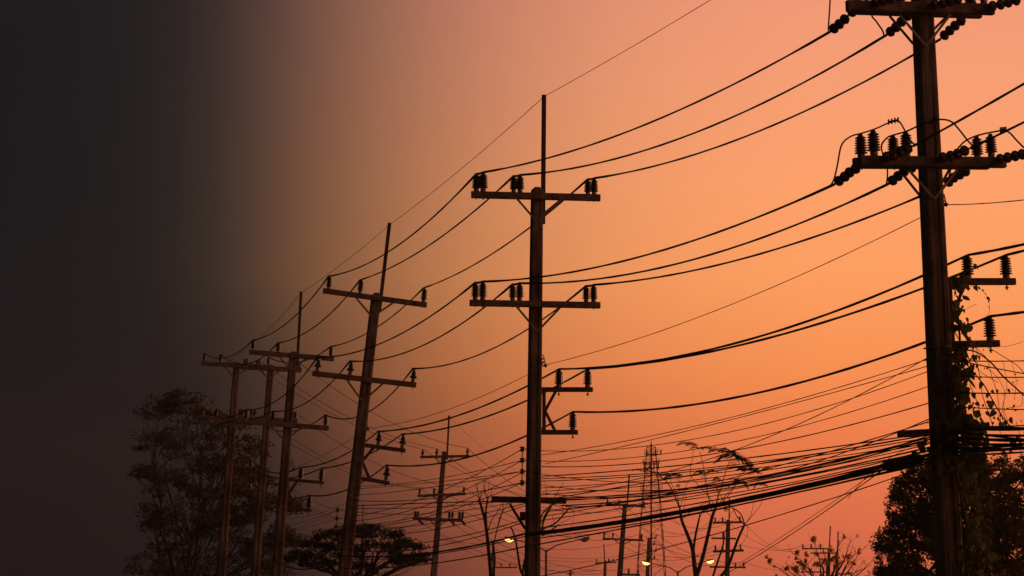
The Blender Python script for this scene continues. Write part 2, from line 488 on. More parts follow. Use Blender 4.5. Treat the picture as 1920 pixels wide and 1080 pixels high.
    def string(s, pts, name='insulator_string', front=None):
        """strain string: pts are pixel centres of the discs from the arm outwards"""
        fr = list(front)
        ps = [at(p[0], p[1], f) for p, f in zip(pts, fr)]
        m = MB(); d0 = (ps[1] - ps[0]).normalized(); d1 = (ps[-1] - ps[-2]).normalized()
        m.tube([ps[0] - d0 * .12, ps[0], ps[-1], ps[-1] + d1 * .14], .014, 6)
        o = m.build(name, M['steel'], s.root, s.root)
        for i, p in enumerate(ps):
            d = (ps[min(i + 1, len(ps) - 1)] - ps[max(i - 1, 0)]).normalized()
            c = link('insulator_disc', DISC, o, p - s.base)
            c.rotation_mode = 'QUATERNION'; c.rotation_quaternion = Vector((0, 0, -1)).rotation_difference(d)
        return ps[-1] + d1 * .14

# ---- nearest pole
GP = 'concrete utility poles of the main line'
Pole.YAW = .30
P1 = Pole('utility_pole', (1727, -34), (1781, 1080), 36, 39, 49, 'nearest and largest concrete utility pole, overgrown with vine, with doubled crossarms', GP)
f1 = P1.front(20) + .055
P1.arm((1588, 11), (1862, 18), 21, .11, pins=((1716 - 90, -1, -44), (1845, 7, -36), (1716 - 24, 1, -42)))
P1.arm((1598, 17), (1838, 25), 20, .11, front=-1, pins=((1609, 6, -36), (1820, 14, -28), (1672, 8, -34)), bolts=False)
P1.arm((1612, 302), (1884, 305), 20, .11, pins=((1639, 292, 244), (1700, 293, 247), (1859, 294, 251)))
P1.arm((1601, 306), (1852, 308), 20, .11, front=-1, pins=((1615, 297, 251), (1676, 298, 254), (1833, 298, 255)), bolts=False)
for a, b, fo in (((1687, 28), (1736, 86), f1 + .03), ((1668, 30), (1712, 82), -.2), ((1782, 27), (1737, 86), f1 + .045), ((1774, 32), (1748, 58), -.2),
                 ((1705, 320), (1752, 373), f1 + .03), ((1686, 318), (1724, 366), -.2), ((1795, 318), (1753, 373), f1 + .045), ((1780, 318), (1762, 350), -.2)):
    P1.brace(a, b, 5, fo)
# strain strings: to the next pole (away, left) and to the pole out of the frame (nearer, right)
Y1 = 36
fa = lambda a, b, n=4: [a + (b - a) * i / (n - 1) for i in range(n)]
S1 = [P1.string(p, front=f) for p, f in (
    ([(1596, 24), (1583, 37), (1573, 46), (1563, 54)], fa(36.0, 36.55)),
    ([(1700, 31), (1689, 42), (1679, 52), (1669, 60)], fa(36.3, 36.85)),
    ([(1801, 40), (1790, 49), (1780, 58), (1770, 67)], fa(36.6, 37.1)),
    ([(1603, 317), (1592, 324), (1583, 332), (1572, 340)], fa(36.0, 36.55)),
    ([(1708, 315), (1694, 322), (1683, 331), (1673, 339)], fa(36.3, 36.85)),
    ([(1809, 322), (1798, 328), (1787, 334), (1778, 342)], fa(36.6, 37.1)))]
S2 = [P1.string(p, front=f) for p, f in (
    ([(1644, 4), (1657, 1), (1671, -3), (1684, -8)], fa(35.5, 35.05)),
    ([(1755, 8), (1770, 5), (1783, 2), (1797, -2)], fa(35.7, 35.25)),
    ([(1863, 11), (1878, 8), (1892, 4), (1907, 0)], fa(35.95, 35.5)),
    ([(1664, 294), (1677, 291), (1690, 284), (1703, 278)], fa(35.5, 35.05)),
    ([(1770, 295), (1784, 292), (1797, 288), (1810, 282)], fa(35.7, 35.25)),
    ([(1877, 298), (1891, 295), (1905, 292), (1918, 289)], fa(35.95, 35.5)))]
P1.bracket((1776, 1903, 528, 528), (1786, 1873, 646, 644), ((1815, 524, 478), (1887, 523, 478)), ((1857, 640, 593),), (1780, 1787), 13)
P1.clamp(1768, 368)
m = MB(); m.bar(P1.pt(1685, 814, .3), P1.pt(1800, 808, .3), .1, .095, P1.axis); m.build('cable_arm', M['wood'], P1.root, P1.root)
m = MB()
for (yy, xx) in ((652, 1763), (674, 1765)):
    c = at(P1.ax_x(yy), yy, 36); a = P1.front(yy) + .012
    ringp = [c + P1.fr * x * a + P1.nf * y * a for x, y in ((-1, -1), (1, -1), (1, 1), (-1, 1), (-1, -1))]
    m.tube(ringp, .010, 5)
m.build('cable_band', M['steel'], P1.root, P1.root)
P1.mast((1716, -250), (1733, 20), 11)

# ---- second pole
Pole.YAW = .19
P2 = Pole('utility_pole', (1007, 351), (998, 1080), 50, 24, 31, 'tall upright concrete utility pole in the middle with paired insulators on two crossarms', GP)
P2.arm((884, 365), (1125, 371), 13, pins=((893, 359, 326), (906, 359, 324), (963, 360, 331), (975, 360, 329), (1102, 365, 337), (1114, 365, 335)))
P2.arm((881, 568), (1125, 572.5), 12, pins=((891, 562, 531), (905, 562, 529), (961, 563, 534), (974, 563, 532), (1099, 566, 537), (1113, 566, 535)))
fb = P2.front(400) + .1
for a, b, fo in (((968, 371), (1007, 416), fb), ((1054, 374), (1009, 416), fb + .013), ((1052, 374), (1014, 405), -.1), ((968, 574), (1007, 621), fb), ((1050, 577), (1008, 621), fb + .013)):
    P2.brace(a, b, 4, fo)
P2.mast((1020, 178), (1018, 420), 8)
P2.bracket((1016, 1111, 730.5, 730.5), (1016, 1083, 810.5, 810.5), ((1048, 727, 693), (1102, 727, 693)), ((1074, 807, 773),), (1020, 1020), 9)
P2.clamp(1017, 670)
m = MB(); m.bar(P2.pt(922, 936, -.2), P2.pt(1061, 939, -.2), .1, .115, P2.axis); m.build('cable_arm', M['wood'], P2.root, P2.root)
P2.brace((956, 945), (985, 992), 5, -.12, 'rust')
m = MB(); m.bar(P2.pt(979.5, 838), P2.pt(978.5, 912), .018, .018, P2.fr); rack = m.build('spool_rack', M['steel'], P2.root, P2.root)
for y in (842, 863, 884, 905):
    o = link('spool_insulator', SPOOL, rack, P2.pt(979, y) - P2.base); o.scale = (1, 1, 1)
    mm = MB(); mm.tube([P2.pt(980, y), P2.pt(992, y)], .012, 5); mm.build('rack_bolt', M['steel'], rack, P2.root)
m = MB(); m.bar(P2.pt(981, 960, .1), P2.pt(981, 976, .1), .12, .11, P2.fr); m.build('junction_box', M['rubber'], P2.root, P2.root)

# ---- third pole (leans right)
P3 = Pole('utility_pole', (706, 549), (645, 1080), 67, 20, 27, 'leaning concrete utility pole with bell insulators on its lower crossarm', GP)
P3.arm((606, 545), (800, 572), 10, pins=((616, 541, 519), (675, 549, 525), (794, 566, 541)))
P3.arm((586, 700), (780, 722), 10, pins=((595, 696, 671), (656, 703, 678), (774, 717, 692)), kind='bell')
for a, b in (((668, 559), (700, 597)), ((738, 567), (703, 591)), ((650, 712), (679, 752)), ((718, 719), (681, 752))):
    P3.brace(a, b, 3.6, P3.front(650) + .08)
P3.mast((730.5, 418), (711, 585), 6.5)
P3.bracket((678, 760, 834, 845), (671, 730, 896, 906), ((709, 834, 810), (754, 840, 815)), ((724, 900, 873),), (681, 673), 7.5, 'bell')
P3.clamp(684, 789)
m = MB(); m.bar(P3.pt(634, 948), P3.pt(629, 1000), .016, .016, P3.fr); rack = m.build('spool_rack', M['steel'], P3.root, P3.root)
for x, y in ((633, 956), (631.5, 972), (630, 987)):
    o = link('spool_insulator', SPOOL, rack, P3.pt(x, y) - P3.base)
    mm = MB(); mm.tube([P3.pt(x, y), P3.pt(x + 12, y)], .012, 5); mm.build('rack_bolt', M['steel'], rack, P3.root)

# ---- fourth pole
P4 = Pole('utility_pole', (550, 659), (519, 1080), 77, 16, 22, 'concrete utility pole with thin mast, fourth along the main line from the right', GP)
P4.arm((467, 660), (626, 673), 9, pins=((474, 655, 639), (521, 660, 643), (620, 669, 651)))
P4.arm((440, 789), (616, 803), 9, pins=((461, 787, 769), (511, 791, 772), (610, 799, 779)))
for a, b in (((522, 667), (545, 694)), ((575, 671), (549, 694)), ((507, 797), (533, 826)), ((565, 802), (535, 826))):
    P4.brace(a, b, 3, P4.front(700) + .06)
P4.mast((564.5, 547), (557, 690), 5)
P4.bracket((538, 607, 899, 905), (535, 584, 952, 957), ((563, 900, 877), (602, 903, 879)), ((579, 955, 930),), (541, 537), 6)
P4.clamp(546, 864)

P5 = Pole('utility_pole', (508, 684), (478, 1080), 104, 13, 18, 'slim concrete utility pole with paired insulators standing just left of the mast pole', GP)
P5.arm((450, 688), (565, 694), 9, pins=((458, 684, 673), (463, 684, 673), (482, 685, 674), (487, 685, 674), (555, 690, 679), (562, 690, 679)))
P5.arm((446, 784), (557, 789), 8, pins=((449, 780, 767), (454, 780, 767), (471, 781, 768), (477, 781, 768), (549, 785, 772), (554, 785, 772)))
for a, b in (((487, 693), (503, 710)), ((524, 695), (505, 710))): P5.brace(a, b, 2.6, P5.front(700) + .05)
P5.bracket((495, 522, 905, 908), (493, 521, 939, 941), (), (), (496, 493), 5)
P6 = Pole('utility_pole', (444, 678), (414, 1080), 92, 13, 19, 'leftmost slim concrete utility pole, half lost in the dark tree', GP)
P6.arm((377, 681), (511, 689), 8, pins=((383, 677, 663), (413, 679, 664), (503, 684, 670)))
for a, b in (((421, 687), (437, 706)), ((466, 690), (441, 706))): P6.brace(a, b, 2.6, P6.front(700) + .05)
P6.arm((376, 782), (500, 790), 7, pins=((380, 778, 765), (405, 780, 767)))
P6.bracket((433, 474, 877, 879), (431, 472, 917, 919), ((470, 877, 862),), ((468, 917, 903),), (435, 432), 5)

# ---- poles across the road
GQ = 'smaller utility poles in the distance'
Q1 = Pole('utility_pole', (833, 846), (813, 1080), 130, 9, 13, 'smaller utility pole with mast and three crossarms, between the leaning pole and the middle pole', GQ, detail=False)
Q1.arm((788, 857), (880, 855), 5, pins=((792, 855, 842), (818.5, 854, 841), (876, 853, 840)), kind='bell')
Q1.arm((783, 930), (873, 926), 5, pins=((786.5, 927, 916), (813.5, 926, 915), (869.5, 924, 913)))
Q1.arm((774, 972), (868, 976), 6, pins=((778, 970, 958), (783, 970, 958), (842, 972, 959), (848, 972, 959), (861, 973, 959), (867, 973, 959)))
Q1.mast((842, 779), (838, 862), 3.2)
for a, b in (((815, 858), (827, 870)), ((852, 857), (832, 870)), ((812, 931), (823, 941)), ((845, 929), (826, 941)), ((806, 975), (817, 986)), ((838, 976), (821, 988))): Q1.brace(a, b, 2, Q1.front(900) + .04)
for pts in (([(786, 976), (789, 979), (792, 982)]), ([(846, 977), (849, 980), (851, 983)]), ([(866, 977), (869, 980), (871, 983)])):
    Q1.string(pts, front=[130, 130.1, 130.2])
Q2 = Pole('utility_pole', (1172, 944), (1162, 1080), 165, 8, 10.5, 'distant utility pole with thin mast standing left of the lattice tower', GQ, detail=False)
Q2.arm((1136, 945), (1210, 950), 4, pins=((1138.5, 944, 936), (1161, 945, 937), (1207, 948, 940)))
Q2.arm((1130, 1010), (1206, 1013), 4, pins=((1132.5, 1008, 998), (1149, 1008, 999), (1202.5, 1011, 1001)))
Q2.mast((1180, 889), (1176, 948), 2.6)
Q2.arm((1166, 1077), (1200, 1078), 4, pins=((1178.5, 1076, 1066), (1196.5, 1076, 1067)))
for a, b in (((1161, 950), (1170, 960)), ((1187, 951), (1172, 960)), ((1154, 1013), (1164, 1022)), ((1185, 1013), (1167, 1022))): Q2.brace(a, b, 1.6, Q2.front(960) + .04)
Q3 = Pole('utility_pole', (1135, 1051), (1134, 1080), 300, 5, 6, 'very small far pole with one short crossarm, left of the tower', GQ, detail=False)
Q3.arm((1116, 1056), (1156, 1054), 2.6, pins=((1119, 1054, 1048), (1141, 1054, 1047), (1150, 1053, 1047)))
Q3.mast((1132, 1020), (1134, 1056), 1.8)
Q4 = Pole('utility_pole', (1217, 1009), (1214, 1080), 210, 6.5, 7.5, 'far pole with four short side brackets directly before the lattice tower', GQ, detail=False)
for i, (y, x1) in enumerate(((1009, 1231), (1020, 1228), (1033, 1231), (1048, 1228))):
    Q4.arm((1216, y), (x1, y), 2.2, pins=((x1 - 1, y - 1, y - 7), (x1 - 9, y - 1, y - 7)) if i != 1 else ((x1 - 1, y - 1, y - 7),), name='bracket_arm')
R1 = Pole('utility_pole', (1365.5, 974), (1363.5, 1080), 185, 7.5, 9, 'distant pole with stacked crossarms seen between the bare branches', GQ, detail=False)
R1.arm((1337, 980), (1392, 979), 4.2, pins=((1341, 978, 970), (1355, 978, 970), (1387, 977, 968)))
R1.arm((1334, 1009), (1380, 1010), 3.2, pins=((1356, 1008, 997),))
R1.arm((1337, 1034), (1394, 1032), 4.6, pins=((1341.5, 1032, 1022), (1388.5, 1030, 1021), (1355, 1032, 1024)))
R1.arm((1331, 1063), (1398, 1064), 3, pins=((1394.5, 1063, 1054), (1379, 1063, 1055)))
R1.mast((1367.5, 934), (1367, 980), 2)
S1p = Pole('utility_pole', (1554.5, 1027), (1553.5, 1080), 230, 5, 6, 'small far pole at lower right with three upright insulators, left of its twin', GQ, detail=False)
S1p.arm((1504, 1028.5), (1556, 1029), 2.6, pins=((1505.5, 1028, 1020), (1521, 1028, 1020), (1538.5, 1028, 1020)))
S1p.mast((1557, 986), (1555, 1030), 2)
S1p.arm((1503, 1072), (1556, 1073), 2.4, pins=((1505, 1071, 1065), (1521, 1071, 1065), (1538, 1071, 1065)))
S2p = Pole('utility_pole', (1570, 1034), (1569, 1080), 215, 5, 6, 'small far pole at lower right nearer the dense tree, with two crossarms', GQ, detail=False)
S2p.arm((1520, 1037), (1572, 1037), 2.4)
S2p.arm((1566, 1076), (1592, 1076), 2.6, pins=((1591, 1076, 1069),))
S2p.mast((1571.5, 996), (1570.5, 1040), 2)
T1p = Pole('utility_pole', (924.5, 1016), (926, 1080), 190, 4.5, 5.5, 'short far pole with a low side arm, left of the middle pole', GQ, detail=False)
T1p.arm((926, 1064), (970, 1064), 2.4, pins=((940, 1063, 1056), (956, 1063, 1056)))
V1 = Pole('utility_pole', (679, 984), (678, 1080), 200, 4, 5, 'small far pole whose crossarm shows just above the flat-topped tree', GQ, detail=False)
V1.arm((660, 989), (706, 993), 3.4, pins=((685, 990, 981), (690, 990, 981), (697, 991, 982), (701, 991, 982)))
V1.mast((680.5, 944), (680, 990), 1.6)
W1 = Pole('utility_pole', (1069.5, 1069), (1069, 1080), 330, 3.5, 4, 'tiny far pole top low between the middle pole and the mast pole', GQ, detail=False)
W1.arm((1064, 1076), (1076, 1076), 1.8, pins=((1069.5, 1075, 1068), (1073, 1075, 1070)))

# ------------------------------------------------------------------ wires
def span(A, B, mid=None, sag=.35, n=22):
    """points of a hanging wire from A to B; mid = photo pixel it passes"""
    if mid:
        lo, hi = 0., 1.
        xa, xb = proj(A)[0], proj(B)[0]
        for _ in range(30):
            t = (lo + hi) / 2
            x = proj(A.lerp(B, t))[0]
            if (x < mid[0]) == (xa < xb): lo = t
            else: hi = t
        q = A.lerp(B, t); target = at(mid[0], mid[1], q.y).z
        sag = max(-.2, (q.z - target) / max(.12, 4 * t * (1 - t)))
    out = []
    for i in range(n + 1):
        t = i / n; p = A.lerp(B, t); p.z -= sag * 4 * t * (1 - t)
        out.append(p)
    return out
def V(a): return a if isinstance(a, Vector) else at(*a)
def wire(pts, r, label, group=None, name='power_line', cat='wire', n=22, swell=0.):
    """pts: anchor, mid or sag, anchor, mid or sag, anchor ..."""
    line = []
    for i in range(0, len(pts) - 2, 2):
        A, B, md = V(pts[i]), V(pts[i + 2]), pts[i + 1]
        sp = span(A, B, md, n=n) if isinstance(md, tuple) else span(A, B, None, md, n)
        line += sp if not line else sp[1:]
    k = len(line); rr = []
    ph = random.random() * 9
    anchors = [V(pts[i]) for i in range(0, len(pts), 2)]
    for i, p in enumerate(line):
        q = r * (1 + .12 * math.sin(i * 2.1 + ph))
        if swell:
            d = min((p - a).length for a in anchors)
            if d < .9: q = r * (1 + swell)
        rr.append(q)
    m = MB(); m.tube(line, rr, 6)
    return solo(m, name, M['wire'], line[0].copy(), label, cat, group)
def a2(x, y): return (x, y, P2.Yp(x, y))
def a3(x, y): return (x, y, P3.Yp(x, y))
def a4(x, y): return (x, y, P4.Yp(x, y))
def a6(x, y): return (x, y, P6.Yp(x, y))
rc = .0165
G1 = 'thick power conductors of the main line'
wire([S1[0], (1240, 221), a2(906, 323), 0.01, a2(893, 326), (800, 418), a3(616, 518), (545, 600), a4(474, 638), (430, 669), a6(383, 663)], rc, 'uppermost left conductor, tied to the outermost insulators of the top crossarms', G1, swell=.35)
wire([S1[1], (1330, 238), a2(976, 328), 0.01, a2(963, 330), (840, 435), a3(675, 525), (600, 605), a4(521, 643), (470, 681), a6(413, 664)], rc, 'conductor on the middle insulators of the top crossarms', G1, swell=.35)
wire([S1[2], (1400, 255), a2(1115, 334), 0.01, a2(1102, 336), (900, 490), a3(794, 540), (700, 618), a4(620, 650), (560, 679), a6(503, 669)], rc, 'conductor on the right-hand insulators of the top crossarms', G1, swell=.35)
wire([S1[3], (1240, 470), a2(905, 528), 0.01, a2(891, 530), (721, 641), a3(595, 670), (540, 735), a4(461, 768), (430, 783), a6(380, 764)], rc, 'conductor on the outermost left insulators of the second crossarms', G1, swell=.35)
wire([S1[4], (1330, 478), a2(974, 531), 0.01, a2(961, 533), (809, 640), a3(656, 677), (600, 737), a4(511, 771), (460, 787), a6(405, 766)], rc, 'conductor on the middle insulators of the second crossarms', G1, swell=.35)
wire([S1[5], (1400, 483), a2(1114, 534), 0.01, a2(1099, 536), (880, 672), a3(774, 691), (720, 752), a4(610, 778), (560, 806), a6(500, 800)], rc, 'conductor on the right-hand insulators of the second crossarms', G1, swell=.35)
# to the right, out of the frame
wire([S2[3], (1790, 231), (2300, -70, 22)], rc, 'short conductor rising past the near pole to the right edge, left of two', G1, swell=.3)
wire([S2[4], (1920, 229), (2500, -90, 22)], rc, 'short conductor rising to the right edge beside the near pole, right of two', G1, swell=.3)
wire([S2[5], .3, (2700, -60, 22)], rc, 'conductor leaving the near pole at the right edge of the picture', G1)
for i, x in enumerate((2200, 2400, 2600)):
    wire([S2[i], .3, (x, -560, 22)], rc, ('left', 'middle', 'right')[i] + ' conductor leaving the top arm of the near pole past the upper frame edge', 'conductors above the frame edge')
# lower circuit on the brackets
wire([(2350, 330, 23), (1920, 458), P1.pt(1815, 478), (1440, 626), a2(1048, 692), (840, 785), a3(709, 809), (610, 868), a4(563, 876), .3, a6(470, 862)], .019, 'thick wire on the inner insulators of the upper side brackets', G1)
wire([(2400, 345, 23), (1920, 470), P1.pt(1887, 478), (1440, 634), a2(1102, 692), (840, 802), a3(754, 814), (625, 875), a4(602, 878), .3, a6(468, 880)], .019, 'thick wire on the outer insulators of the upper side brackets', G1)
wire([(2350, 520, 23), (1920, 585), P1.pt(1857, 593), (1400, 741), a2(1074, 772), (840, 866), a3(724, 872), (610, 929), a4(579, 929), .3, a6(468, 902)], .019, 'thick wire on the single insulators of the lower side brackets', G1)
# earth wires
GE = 'thin overhead earth wires'
wire([P1.pt(1716, -246, -.25), (1330, 1), P2.pt(1020, 181, -.2), (840, 337), P3.pt(730, 422, -.2), (613, 516), P4.pt(564, 550, -.2), (500, 622), a6(430, 676)], .0062, 'hair-thin earth wire strung between the mast tops', GE)
wire([(2300, 300, 24), .1, P1.pt(1772, 384), (1400, 559), P2.pt(1024, 684), (840, 768), P3.pt(690, 803), (620, 846), P4.pt(551, 878), .3, a6(430, 905)], .0062, 'hair-thin wire clamped below the second crossarms', GE)

# jumper loops over the near pole's lower insulators
def curve_px(pts, r, label, group, name='jumper_cable', Yv=36):
    ctrl = [at(p[0], p[1], p[2] if len(p) > 2 else Yv) for p in pts]
    line = []
    for i in range(len(ctrl) - 1):
        p0 = ctrl[max(i - 1, 0)]; p1 = ctrl[i]; p2 = ctrl[i + 1]; p3 = ctrl[min(i + 2, len(ctrl) - 1)]
        for k in range(6):
            t = k / 6
            line.append(.5 * ((2 * p1) + (-p0 + p2) * t + (2 * p0 - 5 * p1 + 4 * p2 - p3) * t * t + (-p0 + 3 * p1 - 3 * p2 + p3) * t ** 3))
    line.append(ctrl[-1])
    return line
def jumper(pts, r, label, clamp=None):
    m = MB(); line = curve_px(pts, r, label, None); m.tube(line, r, 6)
    if clamp:
        a, b = at(*clamp[0], 35.9), at(*clamp[1], 35.9)
        for i in range(4):
            p = a.lerp(b, i / 3); m.bar(p - Vector((0, 0, .035)), p + Vector((0, 0, .04)), .02, .02, Vector((1, 0, 0)))
        m.bar(a, b, .03, .03)
    return solo(m, 'jumper_cable', M['wire'], line[0].copy(), label, 'cable', 'jumper loops on the near pole')
jumper([(1553, 352, 36.7), (1563, 338, 36.6), (1570, 310, 36.2), (1578, 272, 36), (1595, 256, 35.9), (1615, 250, 35.9), (1640, 242, 35.7), (1665, 231, 35.7), (1684, 227, 35.6), (1694, 240, 35.4), (1704, 260, 35.1), (1716, 272, 35)], .012, 'looped jumper cable over the two leftmost insulators of the near pole', ((1666, 229), (1684, 225)))
jumper([(1662, 346, 36.9), (1664, 330, 36.8), (1663, 312, 36.6), (1656, 292, 36.3), (1653, 272, 36.1), (1664, 258, 36), (1676, 253, 36), (1700, 246, 35.7), (1722, 236, 35.5), (1748, 227, 35.4), (1768, 224, 35.4), (1785, 229, 35.4), (1800, 245, 35.4), (1814, 263, 35.3), (1826, 276, 35.2)], .012, 'long jumper cable arching in front of the near pole shaft', ((1738, 231), (1756, 225)))
jumper([(1776, 348, 37.2), (1782, 320, 36.8), (1790, 290, 36.3), (1798, 276, 36.1), (1812, 263, 36), (1833, 254, 36), (1859, 248, 35.9), (1880, 245, 35.8), (1893, 249, 35.7), (1906, 263, 35.6), (1924, 280, 35.5), (1938, 284, 35.4)], .012, 'jumper cable over the two right-hand insulators of the near pole', ((1876, 244), (1886, 243)))
jumper([(1553, 57, 36.6), (1554, 40, 36.4), (1556, 10, 36.2), (1559, -20, 36.1), (1578, -42, 36), (1612, -46, 35.9), (1640, -50, 35.6), (1684, -20, 35.1)], .012, 'jumper cable hanging down at the left end of the top arm of the near pole')
jumper([(1657, 68, 36.9), (1655, 58, 36.8), (1643, 40, 36.6), (1634, 25, 36.4), (1640, -20, 36.2), (1675, -40, 36), (1750, -40, 35.5), (1797, -8, 35.2)], .012, 'jumper cable passing behind the top arm of the near pole')

# low communication cables, near pole to middle pole
GC = 'communication cables between the near pole and the middle pole'
LC = 'thin black communication cable slung low between the near pole and the middle pole'
Yc1, Yc2 = 35.8, 49.8
lows = [  # right anchor, mid, left anchor, radius
    ((1738, 674), (1260, 809), (1016, 853), .0055), ((1741, 686), (1260, 815), (1022, 870), .0055), ((1741, 696), (1260, 830), (1012, 845), .0055),
    ((1737, 672), (1341, 857), (1018, 921), .006), ((1742, 724), (1260, 849), (998, 864), .0055), ((1744, 755), (1260, 862), (1016, 875), .007),
    ((1746, 784), (1420, 897), (1016, 924), .007), ((1690, 818), (1300, 870), (1016, 893), .0085), ((1690, 822), (1300, 880), (1016, 897), .007),
    ((1700, 820), (1260, 897), (1040, 934), .008), ((1712, 822), (1260, 919), (1050, 934), .011), ((1712, 826), (1260, 925), (1050, 936), .009), 
    ((1745, 838), (1300, 925), (1052, 948), .010), ((1745, 842), (1300, 935), (1060, 950), .007), ((1700, 822), (1260, 918), (998, 907), .0055),
    ((1730, 830), (1420, 884), (1012, 928), .007), ((1738, 834), (1380, 905), (1012, 940), .006), ((1742, 846), (1440, 905), (1015, 976), .007), ((1705, 824), (1480, 862), (1015, 902), .007),
    ((1745, 850), (1420, 922), (1012, 990), .009), ((1744, 790), (1480, 868), (1018, 968), .007), ((1728, 828), (1460, 872), (1012, 915), .006), ((1748, 845), (1500, 893), (1010, 958), .006), ((1720, 832), (1200, 905), (998, 886), .0055), ((1722, 823), (1200, 937), (1020, 960), .006)]
ORD = 'topmost second third fourth fifth sixth seventh eighth ninth tenth eleventh twelfth thirteenth fourteenth fifteenth sixteenth seventeenth eighteenth nineteenth twentieth twenty-first twenty-second twenty-third twenty-fourth twenty-fifth twenty-sixth twenty-seventh'.split()
lows.sort(key=lambda q: q[1][1] + (q[0][0] - q[1][0]) * .0)
for ci, (A, md, B, r) in enumerate(lows):
    if A[0] < 1735: A = (A[0] + 38, A[1] - 4)
    wire([(A[0], A[1], Yc1), md, (B[0], B[1], Yc2)], r * 1.12, ORD[ci] + ' of the thin low cables between near and middle pole, counted down at midspan', GC, 'communication_cable', 'cable', 26)
big = [((1745, 852), (1357, 943), (985, 1001), .026, 'thickest black trunk cable slung low between the near and middle poles'),
       ((1748, 858), (1357, 947), (985, 1005), .016, 'medium black cable lashed just under the thick trunk cable'),
       ((1752, 862), (1295, 964), (1000, 1010), .010, 'black cable running a little below the thick trunk cable'),
       ((1752, 866), (1341, 956), (985, 1025), .012, 'lowest thick black cable running into the middle pole'),
       ((1745, 872), (1398, 985), (1005, 1082), .008, 'black cable dropping steadily left from the near pole to below the middle pole')]
for A, md, B, r, lb in big:
    wire([(A[0], A[1], Yc1), md, (B[0], B[1], Yc2)], r, lb, None, 'trunk_cable', 'cable', 26)
wire([(1664, 874, 36), (1471, 1010), (1330, 1092, 60)], .008, 'black drop cable slanting steeply down from the splice closure', None, 'drop_cable', 'cable')
wire([(1664, 868, 36), (1471, 1003), (1345, 1080, 60)], .005, 'thinner drop cable slanting down beside the steep one', None, 'drop_cable', 'cable')
wire([(1708, 840, 36), (1640, 880), (1590, 935, 40)], .004, 'thin loose wire dangling by the splice closure', None, 'drop_cable', 'cable')
# splice closure hanging on the trunk cable
m = MB(); a, b = at(1653, 876, 35.7), at(1733, 858, 35.6)
d = (b - a); ln = d.length
m.lathe(a, d, [(.02, 0), (.05, .03), (.066, .06), (.068, .12), (.074, .125), (.074, .15), (.068, .155), (.068, ln - .18), (.075, ln - .17), (.075, ln - .13), (.066, ln - .12), (.060, ln - .05), (.03, ln)], 14)
solo(m, 'splice_closure', M['rubber'], a.copy(), 'black sausage-shaped splice closure on the trunk cables left of the near pole', 'splice closure')
# cables from the near pole to the right edge
GR = 'communication cables right of the near pole'
for ci, (A, B, r) in enumerate((((1790, 676), (2200, 655), .006), ((1790, 674), (2200, 735), .006), ((1790, 705), (2200, 690), .006), ((1790, 736), (2200, 716), .007), ((1790, 762), (2200, 758), .006),
                ((1790, 800), (2200, 770), .0065))):
    wire([(A[0], A[1], 35.8), .05, (B[0], B[1], 27)], r * 1.2, ORD[ci] + ' of the thin level cables from the near pole to the right edge', GR, 'communication_cable', 'cable', 12)
for ci, (A, B, r) in enumerate((((1790, 803), (2200, 778), .018), ((1790, 812), (2200, 800), .012), ((1790, 820), (2200, 812), .016), ((1785, 832), (2200, 806), .012), ((1760, 848), (2200, 800), .016), ((1770, 853), (2200, 812), .009), ((1790, 826), (2200, 838), .009), ((1780, 842), (2200, 790), .012), ((1770, 838), (2200, 822), .010), ((1790, 808), (2200, 830), .009), ((1800, 796), (2200, 790), .012))):
    wire([(A[0], A[1], 35.7), .06, (B[0], B[1], 27)], r * 1.25, ORD[ci] + ' of the thick bundled cables leaving the near pole to the right', 'cable bundle at the right edge', 'trunk_cable', 'cable', 12)

# middle pole to the leaning pole and beyond
GM = 'communication cables between the middle pole and the leaning pole'
LM = 'thin cable in the tangle between the middle pole and the leaning pole'
mids = [((979, 842), (840, 915), (655, 969), .006), ((979, 863), (840, 894), (660, 912), .005), ((979, 863), (840, 932), (657, 977), .006),
        ((979, 884), (840, 909), (660, 929), .0055), ((979, 886), (840, 950), (655, 985), .006), ((979, 905), (840, 931), (660, 938), .007),
        ((979, 905), (840, 958), (655, 990), .006), ((925, 940), (840, 942), (660, 949), .008), ((925, 942), (840, 949), (660, 953), .006),
        ((985, 944), (840, 976), (655, 996), .006), ((985, 948), (820, 992), (652, 1004), .006), ((979, 975), (830, 1012), (652, 1019), .007),
        ((979, 980), (840, 1020), (640, 1030), .007), ((985, 938), (860, 958), (660, 959), .005), ((979, 884), (860, 899), (660, 917), .0045)]
mids.sort(key=lambda q: q[1][1])
for ci, (A, md, B, r) in enumerate(mids):
    wire([(A[0], A[1], 50), md, (B[0], B[1], 67)], r * 1.35, ORD[ci] + ' of the tangled thin cables left of the middle pole, counted down at midspan', GM, 'communication_cable', 'cable', 20)
wire([(983, 1001, 49.9), (796, 1038), (640, 1042, 67), .3, (512, 1050, 77)], .019, 'thick trunk cable sagging left from the middle pole past the flat-topped tree', None, 'trunk_cable', 'cable')
wire([(983, 1006, 49.9), (800, 1041), (640, 1048, 67)], .010, 'cable lashed below the sagging trunk cable left of the middle pole', None, 'trunk_cable', 'cable')
wire([(983, 1025, 49.9), (829, 1054), (640, 1065, 67)], .012, 'lowest thick cable left of the middle pole, crossing the flat-topped tree', None, 'trunk_cable', 'cable')
GN = 'cables between the leaning pole and the poles left of it'
for ci, (A, md, B, r) in enumerate((((633, 956), (600, 968), (545, 985), .005), ((633, 956), (600, 973), (540, 996), .005), ((631, 972), (590, 985), (535, 1000), .005), ((630, 987), (590, 1003), (532, 1020), .006), ((660, 938), (600, 962), (540, 972), .005))):
    wire([(A[0], A[1], 67), md, (B[0], B[1], 77)], r, ORD[ci] + ' of the drooping cables between leaning pole and the mast pole left of it', GN, 'communication_cable', 'cable', 12)
